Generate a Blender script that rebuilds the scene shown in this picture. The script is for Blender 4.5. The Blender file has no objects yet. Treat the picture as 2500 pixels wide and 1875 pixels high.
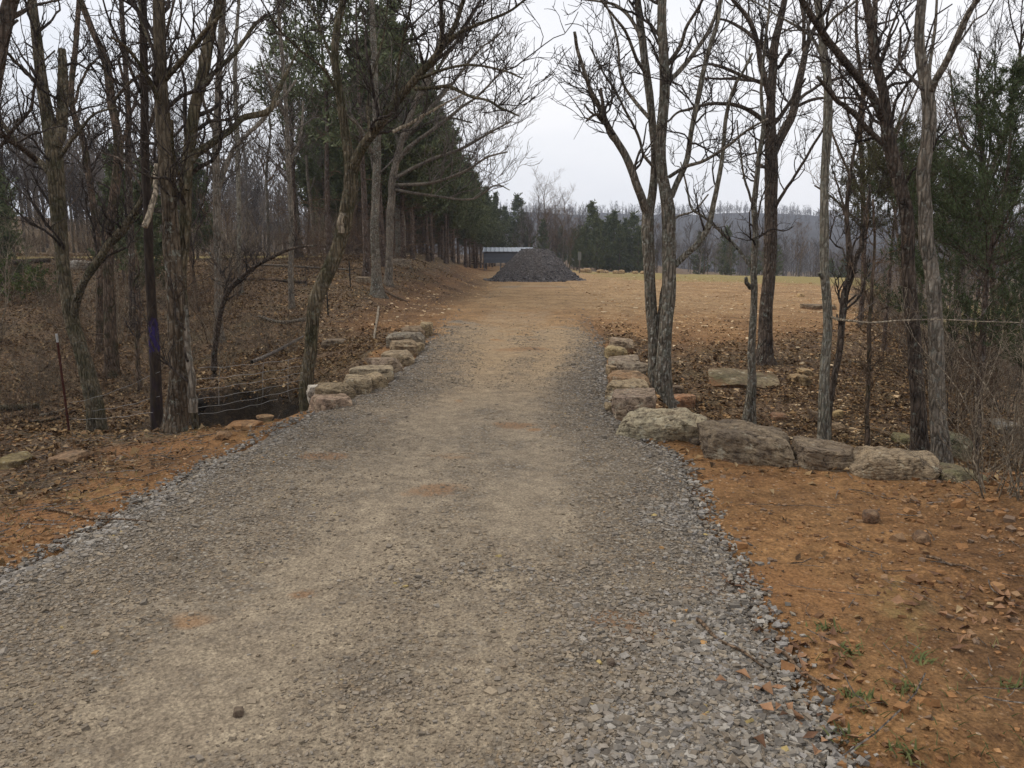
import bpy, math, random
import numpy as np
from mathutils import Vector
random.seed(11); RNG = np.random.default_rng(11)
SC = bpy.context.scene; COL = SC.collection
rad = math.radians
CAMH = 1.65; PITCH = rad(10.04); FPX = 1878.0; DS = 1.13020   # picture readings below are in a 2212 x 1659 grid
CP, SP = math.cos(PITCH), math.sin(PITCH)

# ------------------------------------------------------------------ small maths
def ss(a, b, t):
    t = np.clip((np.asarray(t, float) - a) / (b - a), 0, 1); return t * t * (3 - 2 * t)
def _h(ix, iy, iz):
    n = (ix * 374761393 + iy * 668265263 + iz * 1440662683) & 0xFFFFFFFF
    n = ((n ^ (n >> 13)) * 1274126177) & 0xFFFFFFFF
    return ((n ^ (n >> 16)) & 0xFFFF) / 65535.0
def vnoise(p, seed=0):
    p = np.asarray(p, float); f = np.floor(p).astype(np.int64); t = p - f; t = t * t * (3 - 2 * t)
    ix, iy = f[..., 0] + seed * 131, f[..., 1] + seed * 57
    iz = f[..., 2] if p.shape[-1] > 2 else np.zeros_like(ix)
    tx, ty = t[..., 0], t[..., 1]
    def pl(z):
        a = _h(ix, iy, z) * (1 - tx) + _h(ix + 1, iy, z) * tx
        b = _h(ix, iy + 1, z) * (1 - tx) + _h(ix + 1, iy + 1, z) * tx
        return a * (1 - ty) + b * ty
    if p.shape[-1] < 3: return pl(iz) * 2 - 1
    tz = t[..., 2]
    return (pl(iz) * (1 - tz) + pl(iz + 1) * tz) * 2 - 1
def fbm(p, o=4, seed=0):
    p = np.asarray(p, float); s = 0; a = 1.0; n = 0
    for k in range(o):
        s = s + a * vnoise(p * (2.03 ** k), seed + k * 7); n += a; a *= .5
    return s / n
def nrm(v): return v / np.maximum(np.linalg.norm(v, axis=-1, keepdims=True), 1e-9)

# ------------------------------------------------------------------ picture <-> place
def ray(u, v):
    dx = (u * DS - 1250) / FPX; dv = (v * DS - 937.5) / FPX
    return np.array([dx, CP - dv * SP, -SP - dv * CP])
def at_depth(u, v, y):
    r = ray(u, v); return np.array([0, 0, CAMH]) + r * (y / r[1])
def flat(u, v, z=0.):
    r = ray(u, v); t = (z - CAMH) / r[2]; return np.array([0, 0, CAMH]) + r * t
def hit(u, v, y0=2., y1=140.):
    r = ray(u, v); ys = np.geomspace(y0, y1, 1500)
    P = np.array([0, 0, CAMH]) + r[None] * (ys / r[1])[:, None]
    d = P[:, 2] - H(P[:, 0], P[:, 1]); k = np.argmax(d < 0)
    if not (d < 0).any(): k = len(ys) - 1
    return P[k]
def mpp(y): return DS / FPX * (y / CP)      # metres per grid unit at distance y (close enough)

# ------------------------------------------------------------------ terrain
EL = np.array([flat(*p)[:2] for p in [(0,1240),(120,1190),(240,1122),(340,1062),(440,1005),(560,948),(660,902),(692,886),(752,862),(820,828),(880,788),(905,758),(925,720)]])
ER = np.array([flat(*p)[:2] for p in [(1800,1659),(1745,1560),(1680,1440),(1640,1350),(1600,1260),(1555,1180),(1500,1060),(1462,985),(1400,956),(1350,928),(1330,885),(1318,830),(1312,780),(1306,735)]])
EL = np.vstack([[-3.4, -4], [-3.2, 1.5], EL, [[-1.75, 17.5], [-1.2, 24], [-.4, 36], [-.2, 44]]])
ER = np.vstack([[1.1, -4], ER, [[1.75, 16], [2.1, 22], [2.6, 36], [2.8, 44]]])
def edge_l(y): return np.interp(y, EL[:, 1], EL[:, 0])
def edge_r(y): return np.interp(y, ER[:, 1], ER[:, 0])
def inside(x, y):
    w = .07 * fbm(np.stack([x * 2.3, y * 2.3], -1), 3, 5) + .03 * vnoise(np.stack([x * 9, y * 9], -1), 9)
    return np.minimum(x - edge_l(y), edge_r(y) - x) + w
def H(x, y):
    x = np.asarray(x, float); y = np.asarray(y, float)
    z = -.75 * ss(45, 95, y) - 1.3 * ss(60, 100, y) * ss(2, 20, x)
    z = z - .022 * np.clip(x - 3, 0, 30) * ss(14, 32, y)
    # left bank, ravine and the wooded rise
    yy = y - .15 * np.clip(-x - 4, 0, 12)
    zl = np.interp(yy, [-5, 0, 5, 7.2, 8.2, 9.2, 10, 11, 13, 17, 24, 28, 35, 60, 110, 300], [-.05, -.05, -.08, -.12, -.4, -1.35, -1.5, -1.2, -.85, 0, .75, 1.15, 1.35, 1.3, .3, .3])
    toe = np.interp(y, [0, 7, 17, 37, 60], [-2.9, -1.95, -1.85, -.9, -2.])
    wd = np.interp(y, [0, 7, 8, 9, 12, 16, 20, 40], [2.5, 2, .9, .8, 1.6, 2.6, 3.4, 5])
    wl = ss(0, 1, (toe - x) / wd)
    yw = yy + .45 * fbm(np.stack([x * 1.3, y * .6], -1), 3, 33) * ss(9.5, 10.5, yy)
    zc = np.interp(yw, [7.2, 8.2, 8.8, 9.6, 10.4, 10.9, 11.3, 11.6, 12.3, 14, 15.5], [-.12, -.4, -1.5, -1.9, -1.9, -1.35, -.95, -.5, -.36, -.25, -.15])
    hb = np.exp(-np.clip(np.abs(x + 3.3) - 1., 0, 9) ** 2 / 1.4) * ss(7.2, 7.6, yy) * ss(16, 13.5, yy)
    z = z + wl * (zl * (1 - hb) + zc * hb)
    z = z + 7 * ss(-25, -80, x) * ss(30, 90, y)
    # right: hollow behind the boulders, and the ravine beyond the field's edge
    ys = np.interp(x, [.9, 1.15, 3.2, 3.6], [7.1, 6.9, 5.45, 5.3])
    t = y - ys
    zr = np.interp(t, [-1, 0, .3, .8, 1.6, 3, 4.5, 6.5, 9.5, 13, 20], [0, -.03, -.2, -.5, -.7, -.8, -.75, -.5, -.22, -.08, 0])
    wr = ss(np.interp(y, [7, 13, 18], [1.45, 1.75, 1.8]), np.interp(y, [7, 13, 18], [2.1, 2.6, 4.]), x)
    z = z + wr * zr
    xr = np.interp(y, [5, 6.5, 8, 10, 14.2, 22.7, 45, 80], [7, 5.2, 4.9, 5.2, 6.7, 9.9, 19.6, 36])
    z = z - 2.2 * ss(0, 4.5, x - xr) * ss(4.6, 7, y) - 1.2 * ss(4, 14, x - xr) * ss(6, 12, y)
    z = z + .22 * ss(2.6, 4.2, x) * ss(6.2, 4.4, y) * (1 - ss(0, 2, x - xr))
    return z
def Hn(x, y):       # with the lumps of soil
    x = np.asarray(x, float); y = np.asarray(y, float)
    p = np.stack([x, y], -1)
    a = 1 - ss(-.1, .25, inside(x, y))
    d = np.clip(np.hypot(x, y), 1, 60)
    return H(x, y) + a * (.035 * fbm(p * 1.6, 4, 3) + .02 * fbm(p * 6, 3, 8) * (1 - ss(15, 40, d)) + .1 * fbm(p * .35, 3, 4) * ss(12, 40, d))
def Hroad(x, y):
    x = np.asarray(x, float); y = np.asarray(y, float); p = np.stack([x, y], -1)
    i = inside(x, y)
    tr = track(x, y)
    return H(x, y) + (.05 * ss(.0, .3, i) - .022 * tr + .016 * fbm(p * 1.5, 3, 21) + .006 * fbm(p * 7, 3, 22) - .045 * (1 - ss(-.06, .06, i))) * (1 - .75 * ss(15, 22, y))
def track(x, y):
    s = (x - edge_l(y)) / np.maximum(edge_r(y) - edge_l(y), .5)
    wob = .04 * vnoise(np.stack([y * .4, y * 0], -1), 31)
    return np.exp(-((s - .42 - wob) / .12) ** 2) * .9 + np.exp(-((s - .72 + wob) / .09) ** 2) * .75
def HG(x, y):       # what one stands on
    return np.where(inside(x, y) > .05, Hroad(x, y), Hn(x, y))

# ------------------------------------------------------------------ mesh helpers
class MB:
    def __init__(s): s.v = []; s.f = []; s.n = 0; s.c = []
    def add(s, v, f, c=None):
        v = np.asarray(v, np.float32).reshape(-1, 3); f = np.asarray(f, np.int64)
        s.v.append(v); s.f.append(f + s.n); s.n += len(v)
        if c is not None:
            c = np.asarray(c, np.float32)
            s.c.append(np.broadcast_to(c, (len(v), 3)) if c.ndim == 1 else c)
        return s
    def tubes(s, P, R, sides=3, cap=False):
        P = np.asarray(P, float); R = np.asarray(R, float); m, n, _ = P.shape
        if m == 0: return s
        T = nrm(np.gradient(P, axis=1))
        a = T.mean(1); ref = np.where(np.abs(a[:, 2:3]) < .75, np.array([[0, 0, 1.]]), np.array([[1., .1, 0]]))[:, None, :]
        X = nrm(np.cross(ref, T)); Y = np.cross(T, X)
        th = np.linspace(0, 2 * np.pi, sides, endpoint=False)
        ring = X[:, :, None] * np.cos(th)[None, None, :, None] + Y[:, :, None] * np.sin(th)[None, None, :, None]
        R4 = R[:, :, None] if R.ndim == 2 else R
        V = P[:, :, None] + ring * R4[..., None]
        i = np.arange(n - 1)[:, None] * sides; j = np.arange(sides)[None]
        q = np.stack([i + j, i + (j + 1) % sides, i + sides + (j + 1) % sides, i + sides + j], -1).reshape(-1, 4)
        F = (q[None] + (np.arange(m) * n * sides)[:, None, None]).reshape(-1, 4)
        s.add(V, F)
        if cap:
            base = s.n - m * n * sides
            for k in range(m):
                e = base + k * n * sides + (n - 1) * sides
                s.v.append(P[k, -1:].astype(np.float32) + (T[k, -1] * R[k, -1].mean() * .4).astype(np.float32)); c = s.n; s.n += 1
                s.f.append(np.array([[e + a_, e + (a_ + 1) % sides, c, c] for a_ in range(sides)]))
        return s
    def box(s, lo, hi, rot=None, org=(0, 0, 0)):
        lo = np.array(lo, float); hi = np.array(hi, float)
        v = np.array([[x, y, z] for z in (0, 1) for y in (0, 1) for x in (0, 1)], float) * (hi - lo) + lo
        if rot is not None: v = v @ np.asarray(rot).T
        s.add(v + np.array(org), [[0, 2, 3, 1], [4, 5, 7, 6], [0, 1, 5, 4], [2, 6, 7, 3], [0, 4, 6, 2], [1, 3, 7, 5]]); return s
    def build(s, name, mat, parent=None, loc=(0, 0, 0), smooth=True, angle=None):
        me = bpy.data.meshes.new(name)
        V = np.concatenate(s.v).astype(np.float32) if s.v else np.zeros((0, 3), np.float32)
        V = V - np.asarray(loc, np.float32)
        tri = [];
        loops = []; tot = []
        for f in s.f:
            if f.shape[1] == 4:
                deg = f[:, 2] == f[:, 3]
                if deg.any():
                    g = f[~deg]; t = f[deg][:, :3]
                    loops += [g.ravel(), t.ravel()]; tot += [np.full(len(g), 4), np.full(len(t), 3)]
                    continue
            loops.append(f.ravel()); tot.append(np.full(len(f), f.shape[1]))
        L = np.concatenate(loops) if loops else np.zeros(0, int); Tt = np.concatenate(tot) if tot else np.zeros(0, int)
        me.vertices.add(len(V)); me.vertices.foreach_set('co', V.ravel())
        me.loops.add(len(L)); me.loops.foreach_set('vertex_index', L.astype(np.int32))
        me.polygons.add(len(Tt)); st = np.concatenate([[0], np.cumsum(Tt)[:-1]]) if len(Tt) else Tt
        me.polygons.foreach_set('loop_start', st.astype(np.int32)); me.polygons.foreach_set('loop_total', Tt.astype(np.int32))
        me.polygons.foreach_set('use_smooth', np.full(len(Tt), smooth))
        me.update(calc_edges=True)
        if s.c:
            C = np.concatenate(s.c); C4 = np.ones((len(C), 4), np.float32); C4[:, :3] = C
            at = me.attributes.new('tint', 'FLOAT_COLOR', 'POINT'); at.data.foreach_set('color', C4.ravel())
        if angle and smooth: me.set_sharp_from_angle(angle=rad(angle))
        if mat: me.materials.append(mat)
        o = bpy.data.objects.new(name, me); COL.objects.link(o)
        if parent is not None: o.parent = parent
        else: o.location = loc
        return o
def attr(me, name, C):
    C4 = np.ones((len(C), 4), np.float32); C4[:, :C.shape[1]] = C
    at = me.attributes.new(name, 'FLOAT_COLOR', 'POINT'); at.data.foreach_set('color', C4.ravel())
def thing(name, label, cat, loc=(0, 0, 0), group=None, rz=0, sc=1):
    o = bpy.data.objects.new(name, None); COL.objects.link(o); o.location = loc; o.rotation_euler = (0, 0, rz)
    o.scale = (sc, sc, sc) if np.isscalar(sc) else sc
    o.empty_display_size = .2
    return tag(o, label, cat, group)
def tag(o, label=None, cat=None, group=None, kind=None):
    if label: o['label'] = label
    if cat: o['category'] = cat
    if group: o['group'] = group
    if kind: o['kind'] = kind
    return o
def dup(root, loc, rz=0, sc=1, label=None, group=None, tilt=(0, 0)):
    c = root.copy(); COL.objects.link(c); c.location = loc; c.rotation_euler = (tilt[0], tilt[1], rz)
    c.scale = (sc, sc, sc) if np.isscalar(sc) else sc
    if label: c['label'] = label
    if group: c['group'] = group
    for ch in root.children:
        d = ch.copy(); COL.objects.link(d); d.parent = c
        for g in ch.children:
            e = g.copy(); COL.objects.link(e); e.parent = d
    return c
def resample(P, W, n):
    """Catmull-Rom through control points P (k,3) with widths W (k), n points evenly spaced."""
    P = np.asarray(P, float); W = np.asarray(W, float)
    if len(P) == 2: P = np.array([P[0], (P[0] + P[1]) / 2, P[1]]); W = np.array([W[0], (W[0] + W[1]) / 2, W[1]])
    Q = np.vstack([2 * P[0] - P[1], P, 2 * P[-1] - P[-2]]); out = []; wo = []
    for i in range(len(P) - 1):
        a, b, c, d = Q[i:i + 4]; t = np.linspace(0, 1, 12, endpoint=False)[:, None]
        out.append(.5 * (2 * b + (c - a) * t + (2 * a - 5 * b + 4 * c - d) * t ** 2 + (3 * b - a - 3 * c + d) * t ** 3)); wo.append(W[i] + (W[i + 1] - W[i]) * t[:, 0])
    out.append(P[-1:]); wo.append(W[-1:]); A = np.concatenate(out); B = np.concatenate(wo)
    s = np.concatenate([[0], np.cumsum(np.linalg.norm(np.diff(A, axis=0), axis=1))]); q = np.linspace(0, s[-1], n)
    return np.stack([np.interp(q, s, A[:, k]) for k in range(3)], 1), np.interp(q, s, B)
def grow(P, R, total, n, lo, hi, ang=(30, 65), t0=.25, t1=1., gnarl=.35, up=.15, rf=.55, rmax=.05, rmin=.003, taper=.25, rng=RNG, wlen=True):
    """Side branches off the tubes P (m,k,3): all at once."""
    m, k, _ = P.shape
    seg = np.linalg.norm(np.diff(P, axis=1), axis=2).sum(1)
    pr = seg / seg.sum() if wlen else None
    idx = rng.choice(m, total, p=pr); t = rng.uniform(t0, t1, total) * (k - 1)
    i = np.clip(t.astype(int), 0, k - 2); f = (t - i)[:, None]
    p0 = P[idx, i] * (1 - f) + P[idx, i + 1] * f; T = nrm(P[idx, i + 1] - P[idx, i]); r0 = R[idx, i] * (1 - f[:, 0]) + R[idx, i + 1] * f[:, 0]
    N = rng.normal(size=(total, 3)); N = nrm(N - (N * T).sum(1, keepdims=True) * T)
    N[:, 2] = np.abs(N[:, 2]) * .8 + N[:, 2] * .2
    a = np.radians(rng.uniform(*ang, total))[:, None]; D = nrm(np.cos(a) * T + np.sin(a) * N)
    L = rng.uniform(lo, hi, total) * (1.15 - .55 * t / (k - 1)); st = (L / (n - 1))[:, None]
    r = np.clip(r0 * rf, rmin, rmax)
    pts = [p0]; bend = rng.normal(size=(total, 3)) * gnarl * .5
    for _ in range(n - 1):
        D = nrm(D + rng.normal(size=(total, 3)) * gnarl + bend * .3 + np.array([0, 0, up])); pts.append(pts[-1] + D * st)
    R2 = r[:, None] * np.linspace(1, taper, n)[None]; R2 = np.maximum(R2, rmin * .6)
    return np.stack(pts, 1), R2
# ------------------------------------------------------------------ materials
def lin(r, g, b):
    f = lambda c: (c / 255 / 12.92) if c / 255 <= .04045 else ((c / 255 + .055) / 1.055) ** 2.4
    return (f(r), f(g), f(b), 1)
class NT:
    def __init__(s, name, rough=.9, spec=.25):
        s.m = bpy.data.materials.new(name); s.m.use_nodes = True; s.t = s.m.node_tree; s.N = s.t.nodes; s.L = s.t.links
        s.b = s.N['Principled BSDF']; s.b.inputs['Roughness'].default_value = rough; s.b.inputs['Specular IOR Level'].default_value = spec
    def node(s, t, **k):
        n = s.N.new(t)
        for a, v in k.items(): setattr(n, a, v)
        return n
    def put(s, n, i, v):
        if hasattr(v, 'is_output') or isinstance(v, bpy.types.NodeSocket): s.L.new(v, n.inputs[i])
        else: n.inputs[i].default_value = v
    def coord(s, sc=(1, 1, 1), out='Object'):
        t = s.node('ShaderNodeTexCoord'); m = s.node('ShaderNodeMapping'); s.L.new(t.outputs[out], m.inputs[0]); m.inputs['Scale'].default_value = sc
        return m.outputs[0]
    def noise(s, vec, scale, det=4, rough=.6, dist=0, out='Fac'):
        n = s.node('ShaderNodeTexNoise'); s.L.new(vec, n.inputs['Vector']); n.inputs['Scale'].default_value = scale; n.inputs['Detail'].default_value = det
        n.inputs['Roughness'].default_value = rough; n.inputs['Distortion'].default_value = dist; return n.outputs[out]
    def voro(s, vec, scale, feat='F1', out='Distance'):
        n = s.node('ShaderNodeTexVoronoi', feature=feat); s.L.new(vec, n.inputs['Vector']); n.inputs['Scale'].default_value = scale; return n.outputs[out]
    def ramp(s, fac, stops, interp='LINEAR'):
        n = s.node('ShaderNodeValToRGB'); s.L.new(fac, n.inputs[0]); e = n.color_ramp.elements; n.color_ramp.interpolation = interp
        while len(e) < len(stops): e.new(.5)
        for x, (p, c) in zip(e, stops):
            x.position = p; x.color = c if not np.isscalar(c) else (c, c, c, 1)
        return n.outputs[0]
    def mix(s, fac, a, b, mode='MIX'):
        n = s.node('ShaderNodeMix', data_type='RGBA', blend_type=mode); s.put(n, 0, fac); s.put(n, 6, a); s.put(n, 7, b); return n.outputs[2]
    def math(s, op, a, b=0., clamp=False):
        n = s.node('ShaderNodeMath', operation=op, use_clamp=clamp); s.put(n, 0, a); s.put(n, 1, b); return n.outputs[0]
    def attr(s, name, kind='GEOMETRY'):
        n = s.node('ShaderNodeAttribute', attribute_name=name, attribute_type=kind); return n
    def sep(s, c):
        n = s.node('ShaderNodeSeparateColor'); s.L.new(c, n.inputs[0]); return n.outputs
    def bump(s, h, st=.5, d=.02, prev=None):
        n = s.node('ShaderNodeBump'); s.L.new(h, n.inputs['Height']); n.inputs['Strength'].default_value = st; n.inputs['Distance'].default_value = d
        if prev is not None: s.L.new(prev, n.inputs['Normal'])
        return n.outputs[0]
    def scale(s, col, f):
        n = s.node('ShaderNodeVectorMath', operation='SCALE'); s.L.new(col, n.inputs[0]); s.put(n, 3, f); return n.outputs[0]
    def lerp(s, f, a, b):
        n = s.node('ShaderNodeMapRange'); s.L.new(f, n.inputs[0]); n.inputs[1].default_value = .25; n.inputs[2].default_value = .75; n.inputs[3].default_value = a; n.inputs[4].default_value = b; return n.outputs[0]
    def done(s, col, nor=None, rough=None):
        s.put(s.b, 'Base Color', col)
        if nor is not None: s.L.new(nor, s.b.inputs['Normal'])
        if rough is not None: s.put(s.b, 'Roughness', rough)
        return s.m

def earth_material():
    k = NT('earth', .95, .15); v = k.coord()
    cov = k.sep(k.attr('cover').outputs['Color']); tone = k.sep(k.attr('tone').outputs['Color'])
    n1 = k.noise(v, .9, 5, .6); n2 = k.noise(v, 9, 6, .7); n3 = k.noise(v, 55, 5, .7); n4 = k.noise(v, 2.6, 4, .6, .6)
    # bare soil
    fr = k.math('ADD', k.math('MULTIPLY', n1, .55), k.math('MULTIPLY', n2, .45))
    soil = k.ramp(fr, [(.3, lin(88, 63, 41)), (.46, lin(121, 88, 56)), (.6, lin(141, 106, 68)), (.75, lin(170, 134, 92))])
    tan = k.ramp(fr, [(.3, lin(118, 95, 68)), (.5, lin(150, 122, 87)), (.7, lin(178, 148, 109))])
    red = k.ramp(fr, [(.3, lin(62, 46, 33)), (.5, lin(84, 63, 44)), (.7, lin(112, 86, 60))])
    c = k.mix(tone[0], soil, tan); c = k.mix(tone[1], c, red)
    grit = k.voro(v, 38, 'F1', 'Color'); gd = k.voro(v, 38)
    gm = k.math('MULTIPLY', k.ramp(k.sep(grit)[0], [(.72, 0.), (.78, 1.)]), k.ramp(gd, [(.25, 1.), (.4, 0.)]))
    c = k.mix(k.math('MULTIPLY', gm, .6), c, k.ramp(k.sep(grit)[1], [(0, lin(112, 80, 54)), (.6, lin(156, 122, 88)), (1, lin(186, 166, 140))]))
    c = k.scale(c, k.math('MULTIPLY', k.lerp(n3, .5, 1.55), k.lerp(k.noise(v, 22, 5, .75), .62, 1.42)))
    c = k.scale(c, k.math('MULTIPLY', k.lerp(k.noise(v, 1.7, 5, .7), .8, 1.2), k.lerp(k.noise(v, 5.2, 5, .75, .5), .62, 1.38)))
    # crushed gravel seen between the loose stones
    g1 = k.voro(v, 48, 'F1', 'Color'); d1 = k.voro(v, 48); g2 = k.voro(v, 110, 'F1', 'Color')
    gs = k.sep(g1)
    gr = k.ramp(gs[0], [(0, lin(92, 84, 74)), (.35, lin(120, 111, 99)), (.7, lin(142, 133, 120)), (1, lin(176, 168, 154))])
    gr = k.mix(k.ramp(gs[1], [(.72, 0.), (.85, 1.)]), gr, lin(140, 118, 90))
    gr = k.scale(gr, k.math('ADD', .72, k.math('MULTIPLY', k.sep(g2)[0], .55)))
    gr = k.mix(k.ramp(d1, [(.3, 0.), (.62, .7)]), gr, lin(60, 54, 48))
    fines = k.ramp(n2, [(.3, lin(126, 112, 94)), (.6, lin(153, 138, 116)), (.8, lin(174, 158, 133))])
    fines = k.mix(tone[0], fines, k.ramp(n2, [(.3, lin(136, 113, 85)), (.6, lin(163, 138, 104)), (.8, lin(182, 156, 120))]))
    fines = k.scale(fines, k.math('MULTIPLY', k.math('ADD', .75, k.math('MULTIPLY', k.sep(g2)[2], .5)), k.lerp(n3, .58, 1.42)))
    fm = k.math('ADD', k.math('MULTIPLY', k.math('SUBTRACT', n4, .5), 1.5), k.math('ADD', k.math('MULTIPLY', tone[2], 1.), k.math('MULTIPLY', k.math('SUBTRACT', n2, .5), .9)), True)
    gr = k.mix(fm, gr, fines)
    stain = k.ramp(k.noise(v, 1.15, 3, .55), [(.66, 0.), (.74, .75)])
    gr = k.mix(stain, gr, lin(158, 112, 66))
    c = k.mix(k.ramp(k.math('ADD', cov[0], k.math('MULTIPLY', k.math('SUBTRACT', n2, .5), .7)), [(.38, 0.), (.62, 1.)]), c, gr)
    # leaf mould
    lv = k.voro(v, 19, 'F1', 'Color'); ld = k.voro(v, 19); lv2 = k.voro(v, 42, 'F1', 'Color')
    lf = k.ramp(k.sep(lv)[0], [(0, lin(54, 42, 30)), (.4, lin(82, 64, 44)), (.75, lin(110, 88, 61)), (1, lin(142, 120, 90))])
    lf = k.mix(.6, lf, k.ramp(k.sep(lv2)[0], [(0, lin(44, 34, 27)), (.6, lin(98, 76, 57)), (1, lin(150, 126, 102))]))
    lf = k.mix(k.ramp(n1, [(.45, 0.), (.7, .5)]), lf, lin(70, 66, 42))
    c = k.mix(k.ramp(k.math('ADD', cov[1], k.math('MULTIPLY', k.math('SUBTRACT', n2, .5), .8)), [(.3, 0.), (.65, 1.)]), c, lf)
    gcol = k.ramp(n2, [(.3, lin(112, 100, 58)), (.55, lin(140, 124, 78)), (.8, lin(166, 144, 98))])
    c = k.mix(k.ramp(k.math('ADD', cov[2], k.math('MULTIPLY', k.math('SUBTRACT', n2, .5), .9)), [(.3, 0.), (.75, 1.)]), c, gcol)
    hgt = k.math('ADD', k.math('MULTIPLY', n3, .5), k.math('MULTIPLY', n2, 1.))
    cl = k.ramp(k.math('MULTIPLY', k.attr('clay').outputs['Fac'], k.math('MULTIPLY', k.lerp(n2, .1, 1.7), k.lerp(n3, .6, 1.4))), [(.2, 0.), (.5, .55)]); c = k.mix(cl, c, k.ramp(n3, [(.3, lin(108, 74, 48)), (.6, lin(146, 105, 68)), (.8, lin(164, 124, 84))]))
    hollow_shade = k.math('MULTIPLY', k.attr('wet').outputs['Fac'], k.lerp(n2, .55, 1.15), True); c = k.mix(hollow_shade, c, k.ramp(n2, [(.3, lin(16, 13, 10)), (.7, lin(38, 31, 24))]))  # near-black soil colour painting in the shade of the creek hollow
    wv = k.node('ShaderNodeTexWave', wave_type='BANDS', bands_direction='DIAGONAL'); k.L.new(v, wv.inputs['Vector']); wv.inputs['Scale'].default_value = 2.6; wv.inputs['Distortion'].default_value = 3.5; wv.inputs['Detail'].default_value = 3; wv.inputs['Detail Scale'].default_value = 1.2
    tdm = k.attr('tread').outputs['Fac']; hgt = k.math('ADD', hgt, k.math('MULTIPLY', k.math('MULTIPLY', wv.outputs['Fac'], tdm), 1.1))
    nb = k.bump(hgt, .9, .03)
    nb = k.bump(k.math('SUBTRACT', 1., d1), .7, .012, nb)
    return k.done(c, nb)
M = {}
M['earth'] = earth_material()
def bark(name, dark, mid, light, lichen=0., lich_col=(150, 152, 138), moss=0., scale=1., pale_top=None, rough=.95):
    q = 1.64 if name in ('bark_dark', 'bark_brown', 'bark_moss') else 1.5 if name.startswith('bark_l') else 1.38; dark, mid, light = [tuple(min(255, x * q) for x in c_) for c_ in (dark, mid, light)]
    k = NT(name, rough, .1); v = k.coord((1, 1, .22)); w = k.coord()
    f = k.noise(v, 34 * scale, 6, .65, .4); n2 = k.noise(w, 3.5, 4, .6); r = k.voro(v, 24 * scale, 'DISTANCE_TO_EDGE')
    c = k.ramp(f, [(.3, lin(*dark)), (.5, lin(*mid)), (.72, lin(*light))])
    c = k.mix(k.ramp(r, [(.0, .75), (.12, 0.)]), c, lin(*[x * .55 for x in dark]))
    c = k.mix(k.ramp(n2, [(.35, 0.), (.75, .6)]), c, lin(*[min(255, x * 1.12) for x in light]))
    if lichen:
        l = k.noise(w, 11, 5, .7, .3)
        c = k.mix(k.ramp(l, [(.62 - lichen * .18, 0.), (.68 - lichen * .18, .85)]), c, lin(*lich_col))
        l2 = k.voro(w, 45, 'F1', 'Color')
        c = k.mix(k.math('MULTIPLY', k.ramp(k.sep(l2)[0], [(.8, 0.), (.85, 1.)]), .6 * lichen), c, lin(190, 190, 178))
    if moss:
        c = k.mix(k.ramp(k.noise(w, 4.5, 4, .6), [(.5 - moss * .2, 0.), (.62, .7)]), c, lin(70, 68, 46))
    if pale_top:
        z = k.node('ShaderNodeSeparateXYZ'); k.L.new(w, z.inputs[0])
        mm = k.ramp(k.math('ADD', k.math('MULTIPLY', z.outputs[2], .1), k.math('MULTIPLY', k.math('SUBTRACT', n2, .5), .25)), [(pale_top[0] * .1, 0.), (pale_top[0] * .1 + .04, 1.)])
        pc = k.ramp(f, [(.3, lin(84, 73, 59)), (.55, lin(114, 101, 83)), (.8, lin(140, 126, 105))])
        c = k.mix(mm, c, pc)
    nb = k.bump(k.math('ADD', f, k.math('MULTIPLY', k.ramp(r, [(0, 0.), (.25, 1.)]), 1.)), 1., .035)
    return k.done(c, nb)
M['bark_lichen'] = bark('bark_lichen', (46, 41, 35), (74, 67, 58), (104, 95, 83), .62, (120, 116, 101))
M['bark_grey'] = bark('bark_grey', (54, 49, 43), (88, 80, 70), (118, 108, 95), .3, (128, 124, 112))
M['bark_dark'] = bark('bark_dark', (32, 27, 24), (50, 43, 37), (76, 66, 57), .12)
M['bark_brown'] = bark('bark_brown', (38, 31, 26), (58, 48, 40), (84, 71, 59), .1, (112, 106, 92), moss=.05)
M['bark_moss'] = bark('bark_moss', (38, 33, 25), (60, 53, 42), (86, 77, 62), .22, (116, 113, 95), .15)
M['bark_pale'] = bark('bark_pale', (70, 64, 56), (100, 93, 82), (124, 116, 101), .55, (140, 136, 119))
M['bark_dead'] = bark('bark_dead', (40, 33, 27), (64, 54, 44), (92, 80, 66), .2, pale_top=(1.7,))
M['dead_wood'] = bark('dead_wood', (84, 74, 62), (118, 106, 90), (150, 138, 120))
M['cedar_bark'] = bark('cedar_bark', (44, 35, 30), (68, 56, 48), (98, 84, 73), .25, (150, 142, 132))
M['twig_dark'] = bark('twig_dark', (40, 35, 31), (58, 51, 46), (80, 72, 65))
M['twig_grey'] = bark('twig_grey', (58, 52, 47), (84, 77, 70), (114, 106, 98))
M['twig_brown'] = bark('twig_brown', (54, 43, 34), (82, 66, 52), (116, 98, 80))
PZ0, PZ1 = 1.13, 1.46
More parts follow.
